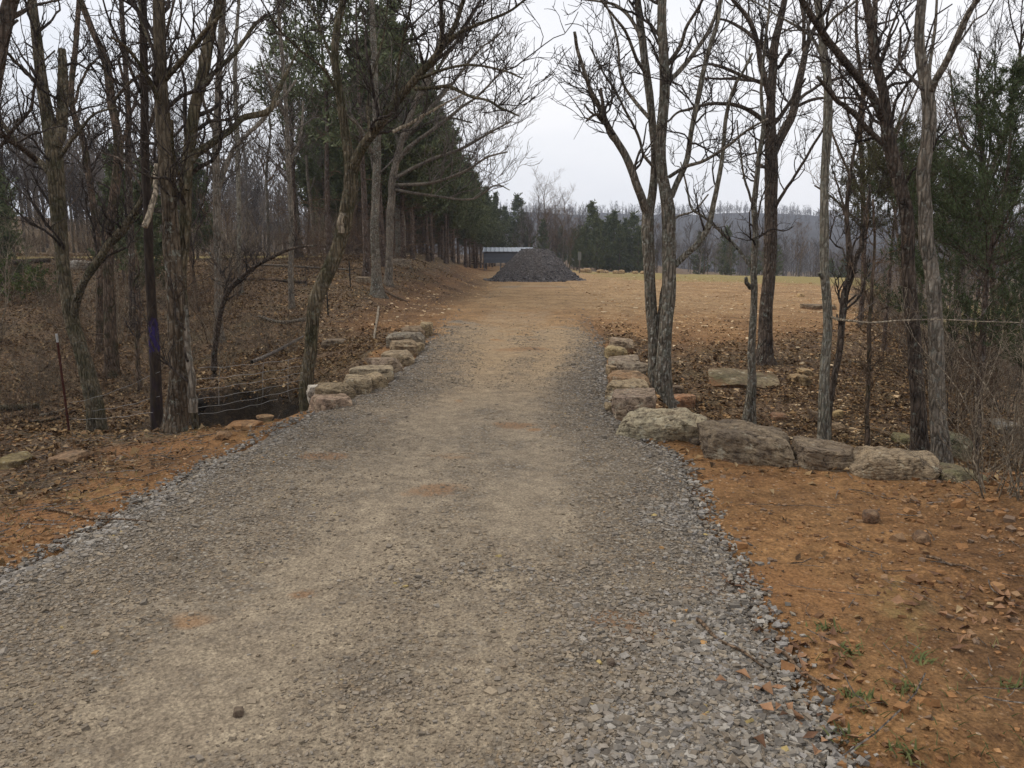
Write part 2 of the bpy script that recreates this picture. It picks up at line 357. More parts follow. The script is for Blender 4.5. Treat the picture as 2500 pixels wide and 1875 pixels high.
def paint_bark():
    k = NT('painted_bark', .9, .15); v = k.coord((1, 1, .22)); w = k.coord()
    f = k.noise(v, 34, 6, .65, .4); z = k.node('ShaderNodeSeparateXYZ'); k.L.new(w, z.inputs[0])
    c = k.ramp(f, [(.3, lin(34, 28, 24)), (.5, lin(54, 45, 38)), (.72, lin(80, 68, 56))])
    zz = k.math('ADD', z.outputs[2], k.math('MULTIPLY', k.math('SUBTRACT', k.noise(v, 14, 3), .5), .3))
    band = k.math('MULTIPLY', k.ramp(zz, [(.0, 0.), (.5, 0.)]), 0.)
    lo = k.math('GREATER_THAN', zz, PZ0); hi = k.math('LESS_THAN', zz, PZ1)
    side = k.math('GREATER_THAN', k.math('ADD', z.outputs[0], k.math('MULTIPLY', k.math('SUBTRACT', f, .5), .06)), -.035)
    m = k.math('MULTIPLY', k.math('MULTIPLY', lo, hi), k.math('MULTIPLY', side, k.ramp(f, [(.38, .1), (.58, .85)])))
    lo2 = k.math('MULTIPLY', k.math('MULTIPLY', k.math('LESS_THAN', zz, PZ0), side), k.ramp(k.noise(v, 20, 4), [(.5, 0.), (.7, .14)]))
    c = k.mix(k.math('MAXIMUM', m, lo2), c, lin(54, 43, 96))
    return k.done(c, k.bump(f, .9, .02))
M['painted_bark'] = paint_bark()
def foliage(name, a, b, c):
    k = NT(name, .8, .2); v = k.coord(); n = k.noise(v, 1.6, 4, .6); n2 = k.noise(v, 14, 2)
    col = k.ramp(k.math('ADD', k.math('MULTIPLY', n, .6), k.math('MULTIPLY', n2, .4)), [(.35, lin(*a)), (.5, lin(*b)), (.68, lin(*c))])
    return k.done(col)
M['cedar_green'] = foliage('cedar_green', (72, 78, 52), (96, 102, 69), (120, 123, 88))
M['cedar_near'] = foliage('cedar_near', (56, 65, 41), (77, 87, 55), (101, 108, 73))
M['cedar_olive'] = foliage('cedar_olive', (58, 58, 38), (80, 78, 50), (104, 97, 64))
def rock_material():
    k = NT('sandstone', .92, .2); v = k.coord(); oi = k.node('ShaderNodeObjectInfo'); base = oi.outputs['Color']
    n1 = k.noise(v, 3.2, 6, .65, .3); n2 = k.noise(v, 16, 6, .7); n3 = k.noise(v, 70, 4, .7)
    vs = k.coord((1, 1, 5)); st = k.noise(vs, 4.5, 4, .6, .5)
    c = k.mix(k.ramp(n1, [(.4, .0), (.65, .5)]), base, lin(180, 158, 124))
    c = k.mix(k.ramp(st, [(.36, .6), (.46, 0.)]), c, lin(92, 74, 56))
    ck = k.voro(k.coord((1, 1, 1.8)), 5.5, 'DISTANCE_TO_EDGE'); ck = k.ramp(k.math('ADD', ck, k.math('MULTIPLY', k.math('SUBTRACT', n2, .5), .1)), [(.0, .55), (.022, 0.)])
    c = k.mix(k.math('MULTIPLY', ck, k.ramp(n1, [(.5, 0.), (.62, 1.)])), c, lin(54, 44, 35))
    c = k.mix(k.ramp(n2, [(.36, .75), (.54, 0.)]), c, lin(66, 56, 47))
    c = k.scale(c, k.lerp(n3, .65, 1.4))
    c = k.mix(k.ramp(k.noise(v, 7, 5, .7), [(.6, 0.), (.68, .55)]), c, lin(188, 182, 160))
    z = k.node('ShaderNodeSeparateXYZ'); k.L.new(v, z.inputs[0])
    soil = k.ramp(k.math('ADD', z.outputs[2], k.math('MULTIPLY', k.math('SUBTRACT', n2, .5), .2)), [(.02, .7), (.1, 0.)]); soil = k.math('MULTIPLY', soil, oi.outputs['Alpha'])
    c = k.mix(soil, c, lin(126, 82, 50))
    nb = k.bump(k.math('SUBTRACT', k.math('ADD', k.math('MULTIPLY', n2, .7), k.math('MULTIPLY', st, .8)), k.math('MULTIPLY', ck, .35)), .7, .035); nb = k.bump(n3, .6, .012, nb)
    return k.done(c, nb)
M['rock'] = rock_material()
def tinted(name, rough=.9, spec=.2, nscale=60, amt=.5):
    k = NT(name, rough, spec); v = k.coord(); c = k.attr('tint').outputs['Color']
    n = k.noise(v, nscale, 4, .7)
    return k.done(k.scale(c, k.lerp(n, 1 - amt * .7, 1 + amt * .7)), k.bump(n, .4, .004))
M['stones'] = tinted('gravel_stone'); M['leaf'] = tinted('dead_leaf', .85, .15, 40, .35)
def plain(name, col, rough=.6, spec=.3, metal=0., var=.25, scale=20):
    k = NT(name, rough, spec); k.b.inputs['Metallic'].default_value = metal; v = k.coord(); n = k.noise(v, scale, 4, .6)
    return k.done(k.mix(k.ramp(n, [(.35, 0.), (.8, var)]), lin(*col), lin(*[x * .55 for x in col])))
M['wire'] = plain('galvanised_wire', (158, 156, 152), .5, .5, .5)
M['rust'] = plain('rusty_paint', (92, 50, 38), .8, .3, 0, .6, 40)
M['white_paint'] = plain('white_paint', (196, 192, 186), .6)
M['green_post'] = plain('dark_post', (40, 40, 36), .7)
M['roof_metal'] = plain('roof_sheet', (140, 146, 151), .5, .4, .3, .15, 3)
M['side_metal'] = plain('side_sheet', (96, 101, 108), .45, .5, .3, .2, 3)
M['leg_metal'] = plain('steel_tube', (120, 122, 124), .5, .5, .4)
M['green_leaf'] = foliage('green_leaf', (54, 64, 30), (78, 88, 42), (106, 110, 58))
M['wet_rock'] = plain('wet_rock', (36, 31, 25), .95, .1, 0, .6, 9)  # rock colour darkened to carry the shade of the creek hollow
M['box_grey'] = plain('grey_box', (122, 122, 116), .6)
M['grass'] = foliage('grass_blade', (62, 68, 38), (86, 90, 50), (124, 116, 72))
M['hill'] = foliage('hill_cover', (40, 39, 40), (54, 51, 50), (68, 63, 60))
M['twig_light'] = bark('twig_light', (84, 75, 63), (112, 101, 86), (140, 127, 109))
M['far_twig'] = bark('far_twig', (54, 49, 46), (72, 66, 61), (92, 85, 78))
def pile_mat():
    k = NT('pile_gravel', .95, .2); v = k.coord(); g = k.voro(v, 26, 'F1', 'Color'); d = k.voro(v, 26); n = k.noise(v, 1.5, 4)
    c = k.ramp(k.sep(g)[0], [(0, lin(62, 58, 57)), (.5, lin(92, 87, 85)), (.85, lin(110, 105, 102)), (1, lin(138, 132, 128))])
    c = k.mix(k.ramp(n, [(.4, 0.), (.75, .4)]), c, lin(92, 80, 68))
    return k.done(c, k.bump(k.math('SUBTRACT', 1., d), 1., .04))
M['pile'] = pile_mat()
def water_mat():
    k = NT('creek_water', .06, .5); v = k.coord(); n = k.noise(v, 9, 3)
    return k.done(lin(58, 54, 46), k.bump(n, .25, .02))
M['water'] = water_mat()
# ------------------------------------------------------------------ ground, driveway, loose cover
def cover_masks(x, y, road=False):
    p = np.stack([x, y], -1); i = inside(x, y); n = fbm(p * .9, 4, 41); n2 = fbm(p * 3.2, 3, 42)
    s_ = np.clip(i, 0, 1.6); edge = np.exp(-(s_ / .75) ** 2)
    fade = (1 - ss(13.4, 18.5, y + 2.4 * n + 1.6 * n2 - 1.4 * edge)) * (1 - ss(11, 15, y) * (1 - ss(-.05, .7 + .4 * n2, i))) ; fade = np.maximum(fade, .5 * (1 - ss(16, 36, y + 7 * n2 + 3 * n)) * ss(.2, 1.2, i))
    tr = track(x, y)
    grav = fade * ss(-.05, .06, i) if not road else fade
    patch = np.exp(-((y - 33) / 1.7) ** 2 - ((x - .9) / 2.) ** 2) * .9
    grav = np.maximum(grav, patch)
    tan = ss(-.1, .5, i) * ss(6, 12, y) * .8 * (1 - ss(14, 20, y)) + ss(14, 24, y) * ss(-3.2, -.3, x + .6 * n) * (1 - .35 * ss(2.5, 8, x - .12 * (y - 18)))
    tan = np.clip(tan + .3 * n * ss(14, 20, y), 0, 1)
    toe = np.interp(y, [0, 7, 17, 37, 60], [-2.9, -1.95, -1.85, -.9, -2.])
    # leaf litter: left bank and woods; right hollow
    lit = ss(.9, 2.4, toe - x + .9 * n) * ss(7.4, 9.5, y)
    la = (.4 + .6 * ss(1.4, 3.8, toe - x + 1.2 * n)) * ss(.8, 2.3, toe - x + .7 * n); lb = ss(.1, .5, toe - x + .4 * n) * ss(7.6, 9.3, y); wy = ss(14.5, 17.5, y)
    lit = (la * wy + lb * (1 - wy)) * (x < toe)
    lit = np.maximum(lit, .85 * ss(-3.6, -4.6, x - .3 * n2 + .12 * (y - 6.5)) * ss(3.4, 5.2, y + n2))
    lit = np.maximum(lit, .8 * ss(0.25, 1.3, edge_l(y) - x + .5 * n) * ss(2.4, 3.4, y + .6 * n2) * ss(8, 7.4, y) * ss(.0, -.1, x + 2.2))
    ys = np.interp(x, [.9, 1.15, 3.2, 3.6], [7.1, 6.9, 5.45, 5.3])
    r = ss(1.45, 1.9, x) * ss(.2, .6, y - ys) * (1 - ss(5.5, 13., y - ys - .3 * np.clip(x - 2, 0, 8) + 1.3 * n))
    xr = np.interp(y, [5, 6.5, 8, 10, 14.2, 22.7, 45, 80], [7, 5.2, 4.9, 5.2, 6.7, 9.9, 19.6, 36])
    r = np.maximum(r, ss(-.6, .8, x - xr + .5 * n) * ss(4.2, 5.6, y)); lit = np.maximum(lit, r)
    lit = np.maximum(lit, .9 * ss(3.0, 3.9, x + .4 * n2) * ss(3.6, 4.6, y) * ss(6.6, 5.6, y))
    lit = np.maximum(lit, .55 * ss(.35, .6, n2) * ss(1.4, 2.0, x) * ss(7, 4, y))
    far = ss(90, 120, y + 5 * n) ; lit = np.maximum(lit, far)
    gr = ss(2, 9, x + 3 * n) * ss(37, 46, y + 4 * n) * (1 - far) * .95
    gr = np.maximum(gr, ss(-6, -9, x) * np.exp(-((y - 33) / 2.2) ** 2) * .9)
    gr = np.maximum(gr, .32 * ss(-2.2, -4, x) * ss(22, 30, y) * (1 - far))
    gr = np.maximum(gr, .45 * ss(.1, .5, fbm(p * 1.1, 3, 51)) * ss(1.2, 1.8, x) * ss(4.6, 3.2, y))
    gr = np.maximum(gr, .42 * ss(.0, .5, fbm(p * .8, 3, 52)) * ss(-2.3, -2.9, x) * ss(7.5, 5, y))
    lit = lit * (1 - ss(.3, .6, gr) * (y > 25))
    red = np.exp(-((toe - x - .9) / .9) ** 2) * ss(14.5, 18, y) * (1 - ss(34, 44, y)) * (.75 + .5 * n)
    red = np.maximum(red, .85 * ss(.5, 1.6, toe - x + .5 * n) * ss(9, 11, y) * (1 - ss(36, 60, y)))
    red = np.maximum(red, .5 * ss(.15, .5, fbm(p * .5, 3, 53)) * (1 - tan) * ss(14, 8, y))
    red = np.maximum(red, .8 * np.clip(ss(1.2, 2., x + .5 * n) * ss(4.2, 3., y + .6 * n2) + .7 * ss(2.3, 3.2, x + .6 * n) * ss(7, 6, y), 0, 1) * (.7 + .6 * n2))
    lit = lit * (1 - .9 * clay(x, y)); red = red * (1 - clay(x, y))
    C = np.stack([grav, np.clip(lit, 0, 1) * (1 - ss(0, .1, i)), np.clip(gr, 0, 1) * (1 - ss(0, .1, i))], -1)
    T = np.stack([tan, np.clip(red, 0, 1) * (1 - ss(0, .3, i)), np.clip(tr * (.65 + .3 * n) + .5 + .3 * n2 + .2 * ss(8, 13, y) - .5 * edge * (1 - .5 * ss(9, 4, y)) * (1 - .6 * ss(8, 13, y)), 0, 1)], -1)
    return C, T
CLAY = [(*flat(u, v)[:2], r) for u, v, r in [(945, 1070, .15), (700, 1000, .12), (1330, 1355, .1), (1385, 1392, .1), (1110, 925, .13), (660, 1296, .05), (1130, 760, .3), (1165, 622, .7), (330, 955, .36), (120, 1115, .3), (60, 1090, .15), (1700, 1270, .3)]]
def clay(x, y):
    p = np.stack([x, y], -1); w = .45 * fbm(p * 3, 3, 77); s = np.zeros_like(x)
    for a, b, r in CLAY: s = np.maximum(s, np.exp(-(((x - a) / (r * 1.5)) ** 2 + ((y - b) / r) ** 2) * (1 + w) - np.abs(w) * 1.2))
    return np.clip(s * .95, 0, .9)
def sheet(name, X, Y, Z, road=False):
    nx, ny = X.shape
    mb = MB(); V = np.stack([X, Y, Z], -1).reshape(-1, 3)
    i = np.arange(nx - 1)[:, None] * ny + np.arange(ny - 1)[None]
    F = np.stack([i, i + ny, i + ny + 1, i + 1], -1).reshape(-1, 4)
    mb.add(V, F); o = mb.build(name, M['earth']); me = o.data
    C, T = cover_masks(V[:, 0].astype(float), V[:, 1].astype(float), road)
    attr(me, 'cover', C); attr(me, 'tone', T)
    x, y = V[:, 0].astype(float), V[:, 1].astype(float); wt = np.exp(-np.clip(np.abs(x + 3.3) - 1.5, 0, 9) ** 2 / 1.2) * ss(-.3, -.62, V[:, 2]) * ss(8, 8.6, y) * ss(12.2, 11.7, y)  # last mask: where the hollow's shade is painted, by depth
    at = me.attributes.new('clay', 'FLOAT', 'POINT'); at.data.foreach_set('value', clay(x, y).astype(np.float32))
    td = np.zeros_like(x)
    for a, b, r in [(*flat(1760, 1290)[:2], .55), (*flat(2100, 1590)[:2], .35), (*flat(1980, 1180)[:2], .5)]: td = np.maximum(td, np.exp(-((x - a) / r) ** 2 - ((y - b) / (r * .7)) ** 2))
    at = me.attributes.new('tread', 'FLOAT', 'POINT'); at.data.foreach_set('value', td.astype(np.float32))
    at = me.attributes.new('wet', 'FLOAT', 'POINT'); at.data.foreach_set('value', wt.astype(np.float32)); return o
sx = 4 * np.sinh(.0165 * np.arange(-345, 346)); sy = 5 + 4 * np.sinh(.0165 * np.arange(-95, 345))
GX, GY = np.meshgrid(sx, sy, indexing='ij')
GZ = Hn(GX, GY) - .05 * ss(-.12, .1, inside(GX, GY)) * (1 - ss(38, 42, GY))
GZ = GZ - 3 * ss(250, 420, np.hypot(GX, GY))
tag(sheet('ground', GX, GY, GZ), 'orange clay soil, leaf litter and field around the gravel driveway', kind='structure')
ty = np.concatenate([np.arange(-3, 8, .035), np.arange(8, 16, .06), np.arange(16, 42, .16)])
tl = np.linspace(0, 1, 120)
TY, TL = np.meshgrid(ty, tl, indexing='ij')
TX = (edge_l(TY) - .13) * (1 - TL) + (edge_r(TY) + .13) * TL
far_in = ss(36, 41, TY)
TZ = Hroad(TX, TY) * (1) - .03 * far_in
TZ = np.where(inside(TX, TY) < -.08, H(TX, TY) - .12, TZ)
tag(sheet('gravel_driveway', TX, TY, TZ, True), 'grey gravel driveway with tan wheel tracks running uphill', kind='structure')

# ---- loose stones: angular little blocks, all real geometry
CUBE = np.array([[x, y, z] for z in (-1, 1) for y in (-1, 1) for x in (-1, 1)], float)
CF = np.array([[0, 2, 3, 1], [4, 5, 7, 6], [0, 1, 5, 4], [2, 6, 7, 3], [0, 4, 6, 2], [1, 3, 7, 5]])
def chips(mb, x, y, z, size, flatn, col, rng=RNG, sink=.3):
    m = len(x); V = CUBE[None] * rng.uniform(.45, 1.1, (m, 8, 3)); 
    V = V * np.stack([size * rng.uniform(.7, 1.35, m), size * rng.uniform(.55, 1.0, m), size * flatn * rng.uniform(.5, 1.1, m)], -1)[:, None]
    a = rng.uniform(0, 2 * np.pi, m); t = rng.normal(0, .32, m); ca, sa = np.cos(a), np.sin(a); ct, st_ = np.cos(t), np.sin(t)
    X = V[..., 0]; Yv = V[..., 1] * ct[:, None] - V[..., 2] * st_[:, None]; Z = V[..., 1] * st_[:, None] + V[..., 2] * ct[:, None]
    W = np.stack([X * ca[:, None] - Yv * sa[:, None] + x[:, None], X * sa[:, None] + Yv * ca[:, None] + y[:, None], Z + (z + size * flatn * sink)[:, None]], -1)
    F = (CF[None] + (np.arange(m) * 8)[:, None, None]).reshape(-1, 4)
    mb.add(W, F, np.repeat(col, 8, axis=0))
def pal(cols, m, rng=RNG, jit=.12):
    c = np.array([lin(*q)[:3] for q in cols])[rng.integers(0, len(cols), m)]
    return c * rng.uniform(1 - jit, 1 + jit, (m, 1)) 
def near_y(m, y0, y1, k=1.4, rng=RNG):      # more of them close by
    u = rng.uniform(0, 1, m); e = 1 - k
    return (y0 ** e + u * (y1 ** e - y0 ** e)) ** (1 / e)
GREY = [(104, 97, 88), (120, 113, 103), (134, 127, 117), (150, 143, 132), (94, 88, 80), (134, 122, 105), (116, 105, 91), (130, 124, 117)]
mb = MB()
N = 260000
y = near_y(N, 1.7, 30, 1.6); s = RNG.uniform(0, 1, N); x = edge_l(y) * (1 - s) + edge_r(y) * s
e = np.minimum(s, 1 - s) * (edge_r(y) - edge_l(y)); p = np.stack([x, y], -1)
pn = fbm(p * 1.1, 4, 61); coarse = np.clip(.9 * np.exp(-(e / .36) ** 1.5) + .45 * np.exp(-((x - edge_l(y)) / .55) ** 2) * ss(7.5, 5, y) + .75 * ss(.62, .86, s) * ss(4.6, 2.6, y) * ss(-.4, .3, pn) + .55 * ss(.12, .5, pn) * ss(7, 4, y) + .22 * np.exp(-(e / .5) ** 2) * ss(7, 10, y) * ss(14, 10, y), 0, 1)
dens = (.34 + .3 * pn - .34 * track(x, y) + .55 * coarse) * (1 - .93 * ss(12.5, 19, y + 3 * pn - 1.5 * np.exp(-e / .4))) * (1 - ss(12, 17, y) * (1 - ss(0, .6, e)) * .8)
keep = (RNG.uniform(0, 1, N) < dens) & (inside(x, y) > .0); x, y, e, s, coarse = x[keep], y[keep], e[keep], s[keep], coarse[keep]
m = len(x); size = RNG.lognormal(math.log(.0048), .38, m) * (1 + 1.15 * coarse * RNG.uniform(.2, 1, m)); size = np.where(RNG.uniform(0, 1, m) < .012, size * 2.1, size)
size = np.clip(size, .003, .021) * np.interp(y, [2, 8, 17, 30], [1, 1.15, 1.7, 2.4])
fin = pal([(130, 115, 96), (118, 104, 86), (142, 127, 106), (106, 95, 80), (124, 113, 99)], m); w = np.clip(coarse + RNG.normal(0, .25, m), 0, 1)[:, None]
col = fin * (1 - w) + pal(GREY, m) * w
yel = (RNG.uniform(0, 1, m) < .004)[:, None]; col = np.where(yel, pal([(160, 140, 92), (156, 120, 76)], m), col)
chips(mb, x, y, Hroad(x, y), size, .55, col, sink=.25)
# a crumbly fringe outside the edge
N = 6500; y = near_y(N, 1.8, 16, 1.3); side = RNG.uniform(0, 1, N) < .5; d = np.abs(RNG.normal(0, .09, N))
d = d * np.where(side, 1, .8); x = np.where(side, edge_l(y) - d + .03, edge_r(y) + d - .03); k2 = y < np.where(side, 8, 7.2); x, y = x[k2], y[k2]
chips(mb, x, y, HG(x, y), np.clip(RNG.lognormal(math.log(.0085), .45, len(x)), .004, .02), .6, pal(GREY, len(x)))
o = mb.build('loose_gravel', M['stones'], smooth=False); tag(o, 'loose crushed grey gravel spread over the driveway', kind='stuff')
# clods and small stones on the soil
mb = MB()
def scatter(N, x0, x1, y0, y1, k=1.3):
    y = near_y(N, y0, y1, k); x = RNG.uniform(x0, x1, N); return x, y
x, y = scatter(17000, 1.0, 5.5, 1.7, 7.2); 
dens = .3 + .9 * ss(2.2, 3.4, x) * ss(3.4, 4.4, y) + .5 * ss(.1, .6, fbm(np.stack([x, y], -1) * 1.3, 3, 71))
k2 = (inside(x, y) < -.02) & (RNG.uniform(0, 1, len(x)) < dens); x, y = x[k2], y[k2]; m = len(x)
size = np.clip(RNG.lognormal(math.log(.0068), .6, m), .003, .035) * (1 + .7 * ss(2.2, 3.4, x) * ss(3.4, 4.4, y))
SOIL = [(138, 100, 64), (120, 86, 56), (152, 114, 76), (104, 76, 52), (132, 104, 76), (114, 94, 76)]
chips(mb, x, y, HG(x, y), size, .6, pal(SOIL, m))
x, y = scatter(16000, -7, -1.8, 2.8, 9, 1.2); k2 = (inside(x, y) < -.02) & (y < 8.6); x, y = x[k2], y[k2]; m = len(x)
chips(mb, x, y, HG(x, y), np.clip(RNG.lognormal(math.log(.0065), .6, m), .003, .04), .5, pal(SOIL + [(150, 124, 94), (112, 92, 72)], m))
x, y = scatter(60000, -6, 17, 8, 52, 1.35); k2 = (inside(x, y) < -.2); x, y = x[k2], y[k2]
k2 = (x > 1.3) | (y > 15); x, y = x[k2], y[k2]; m = len(x)
pc = [(182, 146, 102), (166, 130, 88), (192, 164, 126), (146, 110, 74), (204, 180, 144)]
chips(mb, x, y, HG(x, y), np.clip(RNG.lognormal(math.log(.013), .6, m), .006, .07), .22, pal(pc, m))
o = mb.build('loose_soil_stones', M['stones'], smooth=False); tag(o, 'small clods and stone chips lying on the clay', kind='stuff')

# ---- dead leaves
def leaves(mb, x, y, size, col, lift=.02):
    m = len(x); a = RNG.uniform(0, 6.28, m); L = size * RNG.uniform(.7, 1.4, m); Wd = L * RNG.uniform(.35, .7, m); cu = RNG.normal(0, .45, m)
    e1 = np.stack([np.cos(a), np.sin(a), RNG.normal(0, .3, m)], -1); e2 = np.stack([-np.sin(a), np.cos(a), RNG.normal(0, .3, m)], -1)
    c = np.stack([x, y, HG(x, y) + lift * RNG.uniform(.1, 1, m)], -1); up = np.array([0, 0, 1.])
    h = (L * cu * .5)[:, None] * up; q = (Wd * RNG.uniform(.1, .7, m))[:, None] * up
    v = np.stack([c - e1 * L[:, None] * .5 + h, c - e2 * Wd[:, None] * .5 + q, c, c + e2 * Wd[:, None] * .5 + q * .8, c + e1 * L[:, None] * .5 + h * .7], 1)
    b = (np.arange(m) * 5)[:, None, None]
    mb.add(v, (np.array([[0, 1, 2], [0, 2, 3], [1, 4, 2], [2, 4, 3]])[None] + b).reshape(-1, 3), np.repeat(col, 5, 0))
BROWN = [(120, 94, 64), (96, 73, 49), (138, 112, 78), (82, 63, 43), (108, 82, 55), (154, 130, 96), (72, 55, 39)]
mb = MB()
x = np.concatenate([RNG.uniform(-26, -1.2, 230000), RNG.uniform(1.4, 11, 100000), RNG.uniform(-8, -1.9, 26000), RNG.uniform(1.2, 5.5, 9000)])
y = np.concatenate([near_y(230000, 7.5, 36, 1.35), near_y(100000, 5.4, 30, 1.6), near_y(26000, 3, 8, 1.1), near_y(9000, 1.7, 7, 1.1)])
C, T = cover_masks(x, y); d = C[:, 1]; d = np.where(y < 7, d * .8 + .05, d) * np.clip(.85 + 1.1 * fbm(np.stack([x, y], -1) * 1.7, 4, 88), .2, 1); d = d * (1 - .95 * ((np.abs(x + 3.1) < 2.6) & (y > 8.3) & (y < 11.9) & (HG(x, y) < -.7)))
k2 = (RNG.uniform(0, 1, len(x)) < d) & (inside(x, y) < -.05); x, y = x[k2], y[k2]
leaves(mb, x, y, np.clip(RNG.lognormal(math.log(.055), .3, len(x)), .03, .1) * np.interp(y, [3, 9, 30], [.62, .9, 1.05]), pal(BROWN, len(x), jit=.25), .03)
for (u, v, r, n) in [(1735, 1410, .12, 26), (1790, 1480, .1, 16), (1660, 1530, .1, 10), (1800, 1590, .12, 14), (2080, 1290, .25, 40), (2150, 1330, .25, 40), (1610, 1265, .08, 10)]:
    g = flat(u, v); leaves(mb, g[0] + RNG.normal(0, r, n), g[1] + RNG.normal(0, r * .7, n), np.full(n, .05), pal([(128, 98, 74), (146, 112, 84), (100, 74, 56)], n))
o = mb.build('leaf_litter', M['leaf'], smooth=False); tag(o, 'dead brown leaves carpeting the wooded banks', kind='stuff')
# ---- fallen twigs and straw
mb = MB()
def sticks(mb, x, y, L, r, n=5, lift=.01):
    m = len(x); a = RNG.uniform(0, 6.28, m); t = np.linspace(-.5, .5, n)[None]; bend = RNG.normal(0, .25, (m, 1))
    px = x[:, None] + L[:, None] * (np.cos(a)[:, None] * t - np.sin(a)[:, None] * bend * t * t); py = y[:, None] + L[:, None] * (np.sin(a)[:, None] * t + np.cos(a)[:, None] * bend * t * t)
    pz = HG(px, py) + lift + r[:, None] + np.abs(t) * RNG.uniform(0, .3, (m, 1)) * L[:, None] * .3
    mb.tubes(np.stack([px, py, pz], -1), np.repeat(r[:, None], n, 1), 3)
x = np.concatenate([RNG.uniform(-2.5, 1.6, 50), RNG.uniform(1.2, 5, 260), RNG.uniform(-8, -2, 2600), RNG.uniform(-24, -3, 3000), RNG.uniform(1.5, 10, 1600)])
y = np.concatenate([near_y(50, 1.7, 9), near_y(260, 1.7, 6), near_y(2600, 3, 9), near_y(3000, 9, 34), near_y(1600, 6, 20)])
C, T = cover_masks(x, y); k2 = ((C[:, 1] > .35) | (y < 7)) & ((inside(x, y) < -.2) | (np.arange(len(x)) < 0)); x, y = x[k2], y[k2]
sticks(mb, x, y, np.clip(RNG.lognormal(math.log(.11), .7, len(x)), .03, .9) * np.interp(y, [2, 10, 30], [.8, 1.3, 2]), RNG.uniform(.0012, .0035, len(x)) * np.interp(y, [2, 10, 30], [1, 1.3, 2.6]))
o = mb.build('fallen_twigs', M['twig_grey'], smooth=False); tag(o, 'thin dry twigs and straw strewn over the ground', kind='stuff')
for (pts, lab) in [([(1505, 1365), (1545, 1400), (1605, 1428), (1650, 1450)], 'long dry stick lying across the coarse gravel'), ([(1690, 1420), (1740, 1475), (1800, 1515)], 'dry stick lying where the gravel meets the clay'),
                   ([(2000, 1210), (2060, 1226), (2120, 1242)], 'pale stick lying on the orange clay below the boulders'), ([(100, 1100), (220, 1128), (330, 1148)], 'long pale stick lying on the leafy verge')]:
    P = np.array([flat(*q) for q in pts]); P[:, 2] = HG(P[:, 0], P[:, 1]) + .014; P, W = resample(P, np.linspace(.009, .004, len(P)), 12)
    P[:, 2] += .006 * np.sin(np.arange(12)); o = MB().tubes(P[None], W[None], 6, True).build('fallen_stick', M['twig_brown'], loc=P[0]); tag(o, lab, 'stick')
# ---- green weeds
def weed(loc, n, h, name='weed_tuft'):
    a = RNG.uniform(0, 6.28, n); L = RNG.uniform(.5, 1, n) * h; mb = MB(); t = np.linspace(0, 1, 4)
    lean = RNG.uniform(.4, 1.3, n)
    px = loc[0] + RNG.normal(0, .03, n)[:, None] + (np.cos(a) * L * lean)[:, None] * t; py = loc[1] + RNG.normal(0, .03, n)[:, None] + (np.sin(a) * L * lean)[:, None] * t
    pz = loc[2] + L[:, None] * (t - .55 * t * t * lean[:, None]); w = .005 * (1 - t * .85)
    V = np.stack([np.stack([px - np.sin(a)[:, None] * w, py + np.cos(a)[:, None] * w, pz], -1), np.stack([px + np.sin(a)[:, None] * w, py - np.cos(a)[:, None] * w, pz], -1)], 2)
    q = np.array([[2 * i, 2 * i + 1, 2 * i + 3, 2 * i + 2] for i in range(3)]); mb.add(V, (q[None] + (np.arange(n) * 8)[:, None, None]).reshape(-1, 4))
    return mb.build(name, M['grass'], loc=loc)
for (u, v, n, lab) in [(1784, 1362, 60, 'small green weed rosette on the clay beside the gravel'), (1835, 1418, 50, 'green grass tuft next to a heap of brown leaves'), (1990, 1425, 40, 'green grass tuft alone on the open clay'),
                       (1955, 1490, 46, 'sparse green tuft on the clay above the lower grass clumps'), (1855, 1520, 60, 'wide pale grass clump near the gravel edge'), (1830, 1600, 46, 'grass tuft beside leaves at the lower gravel edge'),
                       (1960, 1640, 60, 'grass clump growing in the lower clay ruts'), (2190, 1480, 40, 'green weed at the frame edge on the clay')]:
    g = flat(u, v); g[2] = HG(g[0], g[1]); tag(weed(g, int(n * .6), .05), lab, 'weed')
# low grass mixed into the verge (left) as one cover
mb = MB(); N = 5200
x = np.concatenate([RNG.uniform(-8, -2.3, 4200), RNG.uniform(1.2, 4, 1000)]); y = np.concatenate([near_y(4200, 2.8, 9, 1.1), near_y(1000, 1.7, 4.2)])
p = np.stack([x, y], -1); k2 = (fbm(p * .8, 3, 52) > .02) & (inside(x, y) < -.15); x, y = x[k2], y[k2]; N = len(x)
a = RNG.uniform(0, 6.28, N); t = np.linspace(0, 1, 3); L = RNG.uniform(.02, .075, N)
px = x[:, None] + (np.cos(a) * L * .7)[:, None] * t; py = y[:, None] + (np.sin(a) * L * .7)[:, None] * t; pz = HG(x, y)[:, None] + L[:, None] * (t - .5 * t * t)
mb.tubes(np.stack([px, py, pz], -1), np.repeat((.0022 * (1 - .7 * t))[None], N, 0), 3)
o = mb.build('verge_grass', M['grass'], smooth=False); tag(o, 'thin short grass in the leafy verge', kind='stuff')
